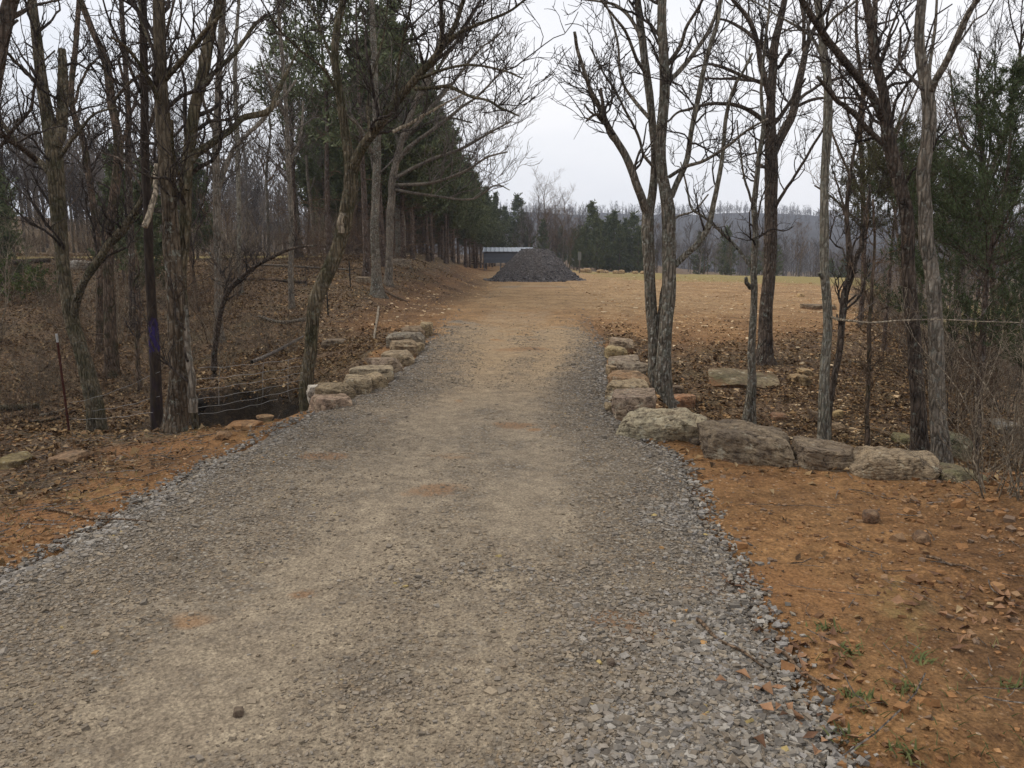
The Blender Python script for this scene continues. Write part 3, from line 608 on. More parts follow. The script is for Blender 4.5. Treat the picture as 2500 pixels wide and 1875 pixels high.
# ------------------------------------------------------------------ boulders
def cube_sphere(n):
    g = np.linspace(-1, 1, n + 1); A, B = np.meshgrid(g, g, indexing='ij'); V = []; F = []; off = 0
    for ax in range(3):
        for sg in (-1, 1):
            v = np.zeros((n + 1, n + 1, 3)); v[..., ax] = sg; v[..., (ax + 1) % 3] = A * sg; v[..., (ax + 2) % 3] = B
            V.append(v.reshape(-1, 3)); i = np.arange(n)[:, None] * (n + 1) + np.arange(n)[None]
            F.append(np.stack([i, i + n + 1, i + n + 2, i + 1], -1).reshape(-1, 4) + off); off += (n + 1) ** 2
    V = np.concatenate(V); F = np.concatenate(F); key = np.round(V * 1e4).astype(np.int64)
    _, first, inv = np.unique(key, axis=0, return_index=True, return_inverse=True); inv = inv.ravel()
    return V[first], inv[F]
CS = {n: cube_sphere(n) for n in (8, 14, 44)}
def rock_mesh(L, W, Hh, seed, cuts=10, e=12, rough=.02, strata=.03, n=44, depth=(.8, .97), top=0.):
    """A quarried block: a box with its corners and edges broken off by planes, bedding ledges, chipped grain."""
    V, F = CS[n]; r = np.random.default_rng(seed); d = nrm(V); p = d / (np.abs(d) ** e).sum(1, keepdims=True) ** (1 / e)
    p[:, 0] += r.normal() * .1 * p[:, 2] + r.normal() * .1 * p[:, 1]; p[:, 1] += r.normal() * .1 * p[:, 0]
    p[:, 2] += r.normal() * .09 * p[:, 0] * (p[:, 2] > 0) + r.normal() * .06 * p[:, 1]
    for i in range(cuts):
        q = r.normal(size=3); q[2] = abs(q[2]) * .8 - .1; q /= np.linalg.norm(q); sup = (p @ q).max(); c = sup * r.uniform(*depth)
        s = np.maximum(p @ q - c, 0); p = p - s[:, None] * q
    dims = np.array([L, W, Hh]) / 2; w = p * dims; s = seed * 3.7 % 50; sc_ = min(L, W, Hh)
    big = fbm(w * 2.6 / max(.3, dims.max()) + s, 3, seed % 9)
    warp = w[:, 2] + .03 * fbm(w * 4 + s, 2, 7) + .08 * r.normal() * w[:, 0]
    th = np.clip(sc_ * .22, .02, .07); lay = np.floor(warp / th); fr = warp / th - lay
    side = np.floor(np.arctan2(d[:, 1], d[:, 0]) * 1.3 + s + .5 * fbm(w * 3 + s, 2, 2))
    led = (_h(lay.astype(np.int64) + seed, side.astype(np.int64), np.full(len(w), 3)) - .5) - .35 * np.exp(-(np.minimum(fr, 1 - fr) / .12) ** 2)
    crack = np.abs(fbm(w * 5 / max(.35, dims.max()) + s + 9, 3, 5)); crack = np.clip(.07 - crack, 0, 1) / .07
    hz = nrm(d * np.array([1, 1, .05])); wt = np.linalg.norm(d[:, :2], axis=1) ** 2
    w = w + d * (big * rough * 2.4 * sc_)[:, None] + hz * (led * strata * 1.6 * sc_ * wt)[:, None] - d * (crack * .05 * sc_)[:, None]
    ch = fbm(w * 16 + s, 3, 6); w = w + d * (np.where(ch > .1, ch - .1, ch * .5) * .035 * sc_)[:, None]
    return w, F
def boulder(loc, L, W, Hh, yaw, seed, col, label, name='boulder', tilt=(0, 0), group=None, cat='boulder', mat='rock', **kw):
    if kw.get('n') == 8: kw.setdefault('e', 3.5); kw.setdefault('cuts', 12)
    w, F = rock_mesh(L, W, Hh, seed, **kw); w = w + np.array([0, 0, Hh / 2])
    mb = MB().add(w, F); o = mb.build(name, M[mat], smooth=False); o.location = loc; o.rotation_euler = (tilt[0], tilt[1], yaw)
    o.color = (*lin(*col)[:3], 1. if max(L, W) > .45 else .15); return tag(o, label, cat, group)
def boulder_px(u0, v0, u1, v1, deep, yaw, seed, col, label, sink=.08, z=None, grow_=1., **kw):
    """A stone whose front face fills the given patch of the picture, standing on the ground there."""
    v0 = v0 + .13 * (v1 - v0)
    g = hit((u0 + u1) / 2, v1) if z is None else flat((u0 + u1) / 2, v1, z)
    y = g[1] + deep * .5; wd = (u1 - u0) * mpp(g[1] + deep * .25) * grow_
    top = at_depth((u0 + u1) / 2, v0, g[1] + deep * .55)[2]; hh = max(.06, top - g[2])
    x = at_depth((u0 + u1) / 2, (v0 + v1) / 2, y)[0]
    return boulder((x, y, g[2] - sink), wd, deep, hh + sink, rad(yaw), seed, col, label, **kw)
TAN = (150, 130, 104); DRK = (98, 84, 73); WHT = (196, 186, 170)
GL = 'stones edging the left of the driveway'; GR = 'stones edging the right of the driveway'; GF = 'boulders set across the mouth of the hollow'
# left edge, from the near end
boulder_px(675, 850, 752, 892, .36, 14, 3, (150, 126, 106), 'smooth pinkish block lowest and nearest of the left stone edging', z=.0, group=GL, strata=.01, e=14)
boulder_px(664, 826, 722, 862, .30, 18, 4, WHT, 'white topped slab behind the nearest block of the left edging', z=-.05, group=GL, strata=.01, cuts=6)
boulder_px(690, 824, 764, 872, .34, 22, 5, (128, 112, 88), 'knobbly mossy stone between white slab and pale block on the left', z=-.01, group=GL, rough=.05)
boulder_px(738, 807, 806, 858, .34, 20, 6, (158, 140, 112), 'tan fluted block second along the left edging', z=0., group=GL, strata=.015)
boulder_px(785, 804, 830, 846, .3, 20, 26, (160, 140, 110), 'squared tan block with a dark hollow in the left edging', z=0., group=GL, strata=.02)
boulder_px(756, 787, 850, 828, .5, 12, 7, (158, 142, 116), 'broad pale slab overlapping the tan blocks on the left', z=.02, group=GL, strata=.03)
boulder_px(802, 768, 866, 806, .46, 16, 8, (134, 116, 98), 'flat brown slab with rounded end along the left edging', z=.02, group=GL, strata=.04)
boulder_px(826, 756, 893, 790, .5, 12, 9, (146, 128, 102), 'wedge of layered tan stone in the middle of the left edging', z=.02, group=GL, strata=.05)
boulder_px(845, 731, 900, 766, .5, 10, 10, (140, 120, 94), 'two layered olive tan slab stack on the left edging', z=.02, group=GL, strata=.06)
boulder_px(888, 738, 908, 764, .3, -20, 27, (170, 148, 112), 'small light wedge leaning on the layered slabs on the left', z=.0, group=GL, n=14)
boulder_px(838, 714, 916, 748, .55, 8, 11, (126, 118, 104), 'grey flat topped slab near the far end of the left edging', z=.03, group=GL, strata=.035, e=7)
boulder_px(864, 704, 918, 727, .55, 8, 12, (118, 98, 76), 'low brown slab behind the grey slab of the left edging', z=.05, group=GL)
boulder_px(908, 693, 933, 724, .4, 0, 13, (158, 138, 104), 'farthest tan block ending the left stone edging', z=.03, group=GL)
# right edge, from the far end
boulder_px(1318, 728, 1369, 752, .5, -6, 14, (146, 126, 104), 'farthest tan slab ending the right stone edging', z=.02, group=GR, strata=.04)
boulder_px(1306, 744, 1354, 774, .42, -4, 15, (164, 144, 104), 'yellowish block in front of the farthest slab on the right', z=0., group=GR, e=7)
boulder_px(1314, 768, 1382, 794, .5, -4, 16, (142, 126, 108), 'flat grey tan slab third from the far end of the right edging', z=.02, group=GR, strata=.05)
boulder_px(1330, 777, 1394, 812, .44, -4, 17, (140, 126, 108), 'layered greyish slab beside the twin trunk tree', z=.0, group=GR, strata=.05)
boulder_px(1309, 786, 1332, 813, .22, 10, 28, (150, 128, 98), 'small tan stone wedged against the right slabs', z=-.02, group=GR, n=14)
boulder_px(1318, 802, 1400, 838, .5, -4, 18, (148, 116, 84), 'orange stained slab on the right edging by the twin trunk', z=.02, group=GR, strata=.05)
boulder_px(1310, 818, 1402, 868, .55, -6, 19, (158, 138, 108), 'large tan block with split dark face on the right edging', z=-.01, group=GR, strata=.06)
boulder_px(1306, 868, 1326, 888, .16, 0, 29, (138, 120, 92), 'small stone at the foot of the tan split block', z=0., group=GR, n=14)
boulder_px(1322, 838, 1420, 906, .5, -5, 20, (144, 124, 106), 'squared pinkish block behind the lumpy pale boulder', z=0., group=GR, strata=.02, e=14, cuts=7)
# across the hollow
boulder_px(1338, 877, 1524, 956, .5, -10, 21, (160, 148, 122), 'long lumpy pale boulder with yellow lichen at the driveway corner', z=0., group=GF, rough=.07, e=4, strata=.012, cuts=8)
boulder_px(1508, 911, 1708, 1004, .5, -20, 22, (104, 91, 76), 'biggest dark brown rugged boulder in the row', z=-.02, tilt=(0, rad(3)), group=GF, rough=.05, strata=.03, e=9)
boulder_px(1712, 949, 1846, 1020, .42, -8, 23, (112, 97, 80), 'squared brown boulder with a pale rough top', z=-.02, group=GF, rough=.03, strata=.05)
boulder_px(1838, 964, 2012, 1043, .45, -17, 24, (140, 122, 98), 'smooth grey brown boulder with an undercut base', z=-.02, group=GF, rough=.04, e=6, strata=.02)
B5 = boulder_px(2024, 1005, 2117, 1056, .38, -4, 25, (104, 98, 72), 'low mossy end stone with a pale lichen patch', z=0., group=GF, strata=.02)
for (u, v, s, lab) in [(1838, 1012, .12, 'fist sized stone tucked under the smooth boulder'), (1862, 1018, .1, 'small dark stone under the undercut boulder'), (1500, 958, .08, 'pale pebble at the corner of the lumpy boulder'), (1715, 1010, .07, 'white chip at the foot of the dark boulder'),
                       (1990, 1165, .085, 'round dark clod alone on the orange clay'), (1880, 1122, .1, 'flat dark clod on the clay below the boulder row'), (517, 1564, .035, 'dark angular stone on the lower driveway'), (1318, 1462, .03, 'reddish brick coloured stone on the driveway')]:
    g = hit(u, v); boulder((g[0], g[1], HG(g[0], g[1]) - s * .15), s * 1.5, s, s * .8, u, int(u), (112, 84, 62) if u > 1800 else (84, 78, 70), lab, 'stone', cat='stone', n=8)
# in the hollow on the right
g = hit(1620, 838); boulder((g[0], g[1] + .35, g[2] + .02), 1.12, 1.0, .12, rad(-10), 31, (92, 84, 60), 'thin mossy ledge slab jutting out of the leafy bank', 'rock_slab', tilt=(rad(8), rad(5)), strata=.06, cuts=16, e=5, depth=(.7, .95))
boulder((g[0] + .05, g[1] + .5, g[2] - .42), 1.0, .5, .4, 0, 32, (60, 50, 40), 'dark rock under the mossy ledge slab', 'rock_slab', cat='boulder')
for (u0, v0, u1, v1, d, c, lab) in [(1449, 848, 1501, 887, .35, (152, 108, 76), 'orange layered rock behind the pale lumpy boulder'), (1450, 830, 1477, 853, .22, (100, 82, 66), 'dark rounded stone on top of the orange rock'),
    (1704, 806, 1732, 826, .3, (146, 120, 84), 'flat stone on the left of a little heap on the bank'), (1724, 794, 1750, 812, .3, (160, 134, 96), 'upper flat stone of a little heap on the bank'), (1728, 808, 1750, 836, .3, (118, 98, 68), 'olive stone low in a little heap on the bank'),
    (1798, 884, 1820, 902, .15, (172, 146, 100), 'yellow stone beside the pale lichen trunk'), (1792, 912, 1818, 928, .2, (146, 122, 94), 'flat stone below the yellow stone by the lichen trunk'), (1930, 936, 1966, 962, .3, (118, 112, 74), 'mossy rock behind the smooth undercut boulder'),
    (2036, 930, 2086, 996, .5, (104, 104, 80), 'dark mossy outcrop between two trunks at the ravine'), (2130, 905, 2190, 940, .6, (112, 108, 100), 'grey rock down by the creek'), (1760, 888, 1784, 922, .3, (84, 68, 54), 'dark stone behind the pale lichen trunk'),
    (1722, 633, 1736, 642, .3, (196, 164, 116), 'freshly cut pale stump on the field slope'), (1738, 656, 1800, 668, .7, (104, 88, 70), 'low dark rock at the edge of the field'), (1665, 890, 1700, 910, .25, (120, 84, 60), 'reddish stone in the leafy hollow'), (1400, 0, 1401, 1, .1, DRK, None),
    (120, 978, 182, 1006, .3, (126, 96, 70), 'flat brown stone among leaves on the left verge'), (0, 986, 60, 1012, .35, (112, 98, 60), 'mossy chunk low on the left verge'),
    (490, 908, 560, 932, .25, (158, 114, 72), 'flat orange stone below the fence'), (560, 892, 622, 906, .2, (166, 132, 96), 'pale flat stone on the lip of the fill'), (470, 938, 500, 952, .15, (140, 104, 70), 'small stone near the big dead trunk'),
    (770, 596, 806, 612, .35, (128, 112, 92), 'pale rock on the bank above the driveway'), (846, 556, 884, 578, .4, (150, 136, 118), 'pale stone at the foot of a grey trunk'), (700, 730, 745, 748, .35, (118, 102, 84), 'flat stones half buried in the leafy bank'), (150, 560, 190, 582, .5, (176, 168, 156), 'white stone beneath the trees on the far bank')]:
    if lab is None: continue
    boulder_px(u0, v0, u1, v1, d, RNG.uniform(-15, 15), int(u0 * 7 + v0) % 9973, c, lab, name='tree_stump' if 'stump' in lab else 'rock', cat='stump' if 'stump' in lab else 'rock', n=14, sink=.05, strata=.03)
for i, (u, w) in enumerate([(1259, 16), (1268, 20), (1298, 15), (1310, 10), (1331, 12), (1342, 15), (1372, 11), (1389, 12)]):
    p = at_depth(u, 582, 58); z = H(p[0], 58); boulder((p[0], 58, z - .1), w * mpp(58), np.interp(w, [10, 20], [.4, .7]), np.interp(w, [10, 20], [.2, .34]) + .1, .2 * i, 60 + i, (176, 146, 108), 'tan rock in a row along the far edge of the field', 'rock', cat='rock', n=8, group='rocks along the far edge of the field')
# ---- gravel heap
def pile():
    n = 150; g = np.linspace(-3.6, 3.6, n); X, Y = np.meshgrid(g, g, indexing='ij'); c = np.array([1.18, 40.6]); R = np.hypot(X * 1.03, Y * 1.08); a = np.arctan2(Y, X)
    R = R * (1 + .05 * np.sin(2 * a + 1) + .03 * np.sin(5 * a)); p = np.stack([X, Y], -1)
    Z = np.clip(1.74 - .93 * np.sqrt(np.clip(R - .66, 0, 9) ** 2 + .04) - .03 * R, -.6, 3)
    Z = np.where(Z < .3, .3 - (.3 - Z) * .75, Z)
    Z = Z + .09 * fbm(p * .9, 3, 81) * ss(3.2, 1.5, R) - .03 * np.clip(np.sin(a * 9 + 2 * fbm(p * .8, 2, 83)), 0, 1) * ss(.6, 1.6, R) * ss(3., 2.2, R) + .03 * fbm(p * 2.4, 3, 84) + .035 * fbm(p * 7, 2, 82)
    Z = Z + H(X + c[0], Y + c[1]); mb = MB(); i = np.arange(n - 1)[:, None] * n + np.arange(n - 1)[None]
    mb.add(np.stack([X + c[0], Y + c[1], Z], -1), np.stack([i, i + n, i + n + 1, i + 1], -1).reshape(-1, 4))
    t = thing('gravel_pile', 'big dark grey heap of dumped gravel at the top of the driveway', 'gravel pile', (c[0], c[1], H(*c)))
    o = mb.build('heap', M['pile'], t, loc=t.location)
    m = 11000; a = RNG.uniform(0, 6.28, m); r = 3.25 * np.sqrt(RNG.uniform(0, 1, m)); x = r * np.cos(a); y = r * np.sin(a)
    fi = np.clip(((x + 3.6) / 7.2 * (n - 1)).astype(int), 0, n - 1); fj = np.clip(((y + 3.6) / 7.2 * (n - 1)).astype(int), 0, n - 1)
    z = Z[fi, fj]; gz = H(x + c[0], y + c[1]); k2 = (z > gz - .02) | ((RNG.uniform(0, 1, m) < .12) & (r < 2.75)); mb = MB()
    chips(mb, x[k2] + c[0], y[k2] + c[1], np.maximum(z[k2], gz[k2]), np.clip(RNG.lognormal(math.log(.016), .45, k2.sum()) * (1 + 1.1 * ss(1.2, 2.6, r[k2])), .012, .1), .7, pal([(94, 90, 89), (80, 76, 76), (108, 104, 102), (124, 119, 115)], k2.sum()))
    o = mb.build('loose_stones', M['stones'], t, loc=t.location, smooth=False); tag(o, kind='stuff')
pile()
# ------------------------------------------------------------------ trees
def stem_mesh(parent, name, P, W, mat, sides=12, lump=.09, seed=0, loc=(0, 0, 0), cap=True):
    n = len(P); th = np.linspace(0, 2 * np.pi, sides, endpoint=False); s = np.concatenate([[0], np.cumsum(np.linalg.norm(np.diff(P, axis=0), axis=1))])
    q = np.stack(np.broadcast_arrays(np.cos(th)[None] * 1.3 + 5, np.sin(th)[None] * 1.3 + seed, s[:, None] * 3.2), -1)
    R = W[:, None] * (1 + lump * fbm(q, 3, seed % 11) * 2 + lump * .6 * vnoise(q * np.array([3.2, 3.2, 1.2]), 4))
    if name == 'trunk':
        hh = np.clip(P[:, 2] - P[0, 2], 0, 9)[:, None]; R = R * (1 + .5 * np.exp(-hh / .16) * np.clip(np.cos(th[None] * (4 + seed % 2) + seed + 2 * hh), -.3, 1))
    return MB().tubes(P[None], R[None], sides, cap).build(name, mat, parent, loc)
def twigs_of(P, R, q1=3., len1=(.5, 1.5), n2=4.5, n3=3.1, t0=.3, up=.12, gnarl=.28, rmin=.0035, rng=RNG, thick=1., fine=True):
    seg = np.linalg.norm(np.diff(P, axis=1), axis=2).sum(); N = max(3, int(seg * q1)); mb = MB()
    p1, r1 = grow(P, R, N, 9, len1[0], len1[1], (28, 70), t0, 1, gnarl, up, .42, .022 * thick, rmin * 1.5, .3, rng); mb.tubes(p1, r1, 4)
    p2, r2 = grow(p1, r1, int(N * n2), 6, len1[0] * .45, len1[1] * .5, (25, 65), .15, 1, gnarl * 1.1, up * .8, .6, .009 * thick, rmin, .35, rng); mb.tubes(p2, r2, 3)
    if fine:
        p3, r3 = grow(p2, r2, int(N * n2 * n3), 4, len1[0] * .25, len1[1] * .24, (25, 60), .15, 1, gnarl, up * .5, .7, .005 * thick, rmin * .8, .5, rng); mb.tubes(p3, r3, 3)
    return mb
def traced(label, y, stems, bk, tw='twig_dark', q1=3., len1=(.5, 1.4), n2=4.8, n3=3.1, t0=.3, up=.12, name='bare_tree', group=None, seed=0, flare=1.6, base=None, wide=1., crown=True, ext=2.4, sides=12, zbase=None, t0l=.12):
    """A bare tree standing at distance y. Each stem: (part name, [(u, v, width) ...], change of distance along it[, own bark])."""
    r = np.random.default_rng(100 + seed)
    u, v, w = stems[0][1][0]; b = at_depth(u, v, y); zg = float(HG(b[0], b[1])) if zbase is None else zbase
    root = thing(name, label, 'tree', (b[0], b[1], zg), group); loc = np.array([b[0], b[1], zg])
    allP = []; allR = []; t_first = True
    for k, s in enumerate(stems):
        kind, pts, dy = s[0], s[1], s[2]; mat = M[s[3]] if len(s) > 3 else M[bk]
        d = np.linspace(0, 1, len(pts)); dd = s[4] if len(s) > 4 else 0.
        P = np.array([at_depth(p[0], p[1], y + dd + (dy - dd) * t) for p, t in zip(pts, d)]); W = np.array([p[2] for p in pts]) * .5 * np.array([mpp(q[1]) for q in P]) * wide
        if kind == 'trunk' and pts[0][1] > 560:       # meets the ground
            gz = float(HG(P[0, 0], P[0, 1]))
            if P[0, 2] > gz - .05:
                P = np.vstack([[P[0, 0], P[0, 1], gz - .12], P]) if P[0, 2] - gz > .15 else P; 
                if P[0, 2] > gz - .11: P[0, 2] = gz - .12
                if len(W) < len(P): W = np.concatenate([[W[0]], W])
        top_out = pts[-1][1] <= 12
        if top_out and ext:
            D = P[-1] - P[-2]; D = D / np.linalg.norm(D); L = ext * r.uniform(.7, 1.3) * min(1, W[-1] / .05 + .3)
            D2 = nrm(D + r.normal(size=3) * .25 + np.array([0, 0, .25])); P = np.vstack([P, P[-1] + D * L * .5, P[-1] + D * L * .5 + D2 * L * .5]); W = np.concatenate([W, [W[-1] * .75, W[-1] * .4]])
        n = 40; P, W = resample(P, W, n)
        P = P + (fbm(np.stack([np.linspace(0, 9, n), np.full(n, seed * 3.1 + k), np.zeros(n)], -1), 2, 13)[:, None] * r.normal(size=(1, 3)) * .5 * W.mean())
        if kind == 'trunk' and pts[0][1] > 560:
            hgt = np.clip(P[:, 2] - P[0, 2], 0, 9); W = W * (1 + (flare - 1) * np.exp(-hgt / .22))
        stem_mesh(root, kind, P, W, mat, sides if W.mean() > .03 else 8, seed=seed * 17 + k, loc=loc)
        if kind != 'stub' and crown: allP.append(P[int(n * (t0 if kind == 'trunk' else t0l)):]), allR.append(W[int(n * (t0 if kind == 'trunk' else t0l)):])
    if crown and allP:
        pp = []; rr = []
        for P, W in zip(allP, allR):
            q, w_ = resample(P[::3] if len(P) > 9 else P, W[::3] if len(P) > 9 else W, 20); pp.append(q); rr.append(w_)
        mb = twigs_of(np.array(pp), np.array(rr), q1 * 1.15, len1, n2, n3, 0, up, rng=r, rmin=.0028 + .00022 * y)
        ps, rs = grow(np.array(pp), np.array(rr), 14, 5, .06, .24, (40, 85), .05, .8, .12, .1, .4, .016, .006, .75, r); mb.tubes(ps, rs, 5, True)
        mb.build('crown', M[tw], root, loc)
    return root
T = 'trunk'; B = 'limb'
# --- left of the driveway
traced('dark trunk cut off by the left frame edge with one limb crossing it', 6.6, [(T, [(-95, 960, 40), (-70, 700, 36), (-40, 350, 34), (0, 90, 32), (28, -20, 28)], 0), (B, [(10, 45, 12), (45, 28, 9), (75, 12, 6), (110, 4, 4)], .4), (B, [(-45, 330, 16), (-10, 290, 12), (43, 318, 11), (78, 345, 10)], 1.)], 'bark_dark', seed=1, q1=2.2)
traced('forked tree with a snapped off upright top, second from the left edge', 11.2, [
    (T, [(203, 865, 36), (181, 776, 29), (160, 709, 29), (143, 626, 27), (133, 542, 26), (125, 440, 30), (117, 334, 34), (109, 280, 30), (92, 185, 21), (80, 83, 19), (69, 0, 17)], 0),
    (B, [(122, 320, 22), (133, 284, 22), (135, 200, 20), (136, 150, 17), (134, 107, 14)], .1),
    (B, [(158, 690, 18), (165, 650, 17), (180, 609, 16), (213, 559, 16), (253, 509, 17), (287, 462, 15), (318, 410, 10), (340, 350, 7), (352, 300, 5)], -.8),
    (B, [(121, 395, 15), (90, 354, 13), (43, 317, 11), (0, 262, 10), (-40, 230, 8)], .8),
    (B, [(120, 350, 8), (158, 300, 7), (200, 250, 5), (250, 232, 4)], -.6), (B, [(92, 190, 8), (40, 140, 6), (-10, 90, 5)], -1.)], 'bark_moss', seed=2, q1=3.4)
traced('slim crooked tree rising behind the snapped trunk', 15.5, [(T, [(215, 800, 15), (214, 560, 14), (192, 380, 13), (180, 300, 12), (162, 258, 11), (153, 200, 11), (163, 100, 10), (171, 0, 9)], 0), (B, [(158, 230, 6), (180, 165, 5), (215, 120, 4)], 1.)], 'bark_brown', seed=3)
traced('straight brown trunk that curves left near its top, third from the left edge', 14.2, [(T, [(241, 806, 28), (237, 676, 23), (234, 576, 21), (236, 492, 20), (246, 434, 19), (256, 317, 18), (240, 217, 16), (230, 133, 15), (200, 67, 13), (172, -5, 12)], 0),
    (B, [(256, 330, 8), (277, 262, 7), (268, 180, 6), (255, 130, 5)], .6), (B, [(240, 225, 7), (290, 170, 6), (350, 150, 4)], -.5)], 'bark_brown', seed=4)
traced('slender upright tree between the curving trunk and the painted trunk', 17., [(T, [(286, 735, 15), (283, 520, 13), (276, 334, 12), (278, 250, 11), (270, 133, 10), (262, 0, 9)], 0), (B, [(278, 260, 6), (300, 190, 5), (310, 110, 4)], 1.)], 'bark_dark', seed=5)
PT = traced('tree with a purple paint mark on its trunk', 8.3, [(T, [(338, 893, 26), (337, 800, 22), (333, 743, 20), (327, 640, 19), (321, 543, 19), (319, 442, 18), (313, 350, 17), (312, 200, 16), (310, 67, 15), (309, -5, 14)], 0, 'painted_bark'),
    (B, [(314, 300, 9), (345, 200, 8), (352, 110, 7), (372, 20, 5), (380, -10, 4)], .8), (B, [(312, 220, 7), (270, 120, 6), (235, 40, 4), (220, -10, 3)], -.7), (B, [(318, 420, 6), (268, 350, 5), (220, 330, 3)], .5)], 'bark_dark', seed=6)
traced('big pale barkless dead trunk wrapped at its foot by mossy bark', 7.15, [
    (T, [(380, 922, 52), (383, 850, 42), (382, 776, 38), (378, 640, 36), (369, 545, 34), (364, 470, 33), (357, 334, 31), (351, 230, 27), (348, 150, 25), (347, 60, 23), (346, -5, 22)], 0, 'bark_dead'),
    (T, [(398, 905, 36), (407, 855, 30), (403, 800, 26), (398, 700, 24), (395, 609, 25), (400, 476, 23), (398, 400, 24), (413, 267, 23), (434, 167, 22), (454, 67, 20), (478, -5, 18)], .15, 'bark_moss', .12),
    (B, [(418, 890, 20), (411, 800, 17), (405, 720, 12), (402, 660, 7)], -.12, 'bark_grey', -.12),
    ('stub', [(338, 355, 8), (336, 400, 9), (330, 440, 12), (313, 490, 14)], -.35, 'dead_wood'),
    (B, [(357, 172, 11), (385, 140, 10), (417, 103, 9), (450, 60, 7), (480, 30, 5)], -.5), (B, [(352, 240, 9), (320, 170, 8), (280, 110, 6), (240, 80, 4)], -.8),
    (B, [(399, 410, 17), (415, 345, 16), (440, 322, 15), (470, 300, 14), (505, 275, 13), (525, 254, 13), (560, 246, 12), (581, 238, 12), (598, 205, 9), (612, 172, 7), (628, 140, 5), (650, 95, 4)], .9),
    (B, [(430, 190, 10), (470, 150, 9), (515, 105, 8), (545, 60, 7), (575, 30, 5)], .8), (B, [(398, 420, 7), (375, 330, 6), (372, 260, 5)], -.5), (B, [(340, 120, 8), (310, 60, 6), (300, 0, 5)], .6)], 'bark_moss', seed=7, q1=3., len1=(.4, 1.3), sides=16)
traced('grey trunk with pale forking limbs behind the big dead trunk', 16., [(T, [(470, 690, 18), (468, 540, 17), (466, 400, 16), (470, 280, 15), (474, 167, 14), (480, 0, 12)], 0), (B, [(468, 420, 10), (500, 330, 9), (534, 292, 8), (565, 262, 8), (612, 212, 6), (640, 170, 4)], .8, 'bark_grey'), (B, [(470, 300, 8), (440, 220, 6), (430, 120, 4)], -.8)], 'bark_grey', seed=8, tw='twig_grey')
traced('thin pale straight trunk standing on the far bank', 21.5, [(T, [(517, 585, 10), (516, 480, 9), (514, 334, 9), (508, 180, 8), (512, 60, 7), (515, 0, 6)], 0)], 'bark_pale', seed=9, tw='twig_grey')
traced('leaning tree with a torn pale scar that arches over the driveway', 9.3, [
    (T, [(662, 842, 33), (667, 780, 28), (671, 709, 28), (680, 642, 30), (708, 576, 30), (732, 509, 30), (748, 430, 29), (757, 380, 31), (748, 320, 19), (742, 270, 18), (733, 200, 16), (722, 130, 15), (728, 70, 14), (748, 0, 12)], 0),
    (B, [(760, 372, 24), (774, 335, 21), (800, 295, 19), (830, 255, 18), (868, 205, 17), (900, 168, 15), (930, 135, 14), (962, 92, 12), (985, 50, 10), (1003, -5, 9)], -.9),
    ('stub', [(738, 500, 13), (735, 480, 12), (739, 462, 8)], -.2, 'dead_wood', -.14),
    (B, [(955, 100, 10), (956, 60, 9), (953, 20, 8), (950, -8, 7)], -.5, 'bark_moss', -.8), (B, [(968, 88, 9), (995, 70, 8), (1022, 57, 7), (1068, 38, 6), (1105, 22, 5), (1140, -5, 4)], -1.6, 'bark_moss', -.85),
    (B, [(896, 192, 8), (930, 190, 7), (970, 187, 7), (1014, 207, 6), (1054, 217, 5), (1090, 238, 4), (1122, 250, 3)], -1.8, 'bark_moss', -.7), (B, [(848, 285, 7), (880, 268, 7), (910, 253, 6), (964, 222, 4), (1000, 205, 3)], -.2, 'dead_wood', -.5),
    (B, [(905, 170, 7), (960, 150, 6), (1020, 140, 5), (1080, 150, 4), (1130, 170, 3)], -2.2, 'bark_moss', -.7), (B, [(800, 298, 7), (795, 220, 6), (812, 140, 5), (830, 70, 4), (838, 0, 3)], .3, 'bark_moss', -.3),
    (B, [(735, 215, 7), (700, 150, 6), (650, 110, 5), (600, 60, 4), (570, 10, 3)], -.8), (B, [(726, 150, 6), (690, 60, 5), (665, -5, 4)], .7), (B, [(855, 225, 6), (862, 130, 5), (880, 50, 4), (890, -5, 3)], -1.2, 'bark_moss', -.5)], 'bark_moss', seed=10, q1=4.2, len1=(.45, 1.35), n2=5, sides=14, t0=.6)
traced('lichen flecked straight trunk on the bank above the stone edging', 21.5, [(T, [(813, 626, 24), (812, 580, 19), (809, 526, 18), (811, 442, 17), (814, 330, 16), (810, 200, 14), (806, 90, 12), (804, 0, 10)], 0), (B, [(812, 350, 8), (780, 280, 7), (740, 240, 5)], -1), (B, [(812, 300, 8), (840, 240, 6), (860, 150, 5)], .6)], 'bark_lichen', seed=11, q1=2.4, len1=(.6, 2.), tw='twig_grey')
traced('thick dark trunk with a flared foot nearest the cedar rows', 30, [(T, [(866, 580, 27), (865, 540, 22), (864, 476, 21), (855, 434, 18), (850, 360, 15), (843, 285, 13), (838, 180, 11), (845, 60, 9), (848, 0, 8)], 0), (B, [(843, 284, 8), (870, 272, 7), (905, 250, 6), (940, 222, 4), (965, 190, 3)], 1., 'bark_pale'), (B, [(848, 330, 7), (900, 280, 6), (960, 255, 5), (1020, 265, 3)], -2)], 'bark_lichen', seed=12, q1=2.4, len1=(.7, 2.4), tw='twig_grey')
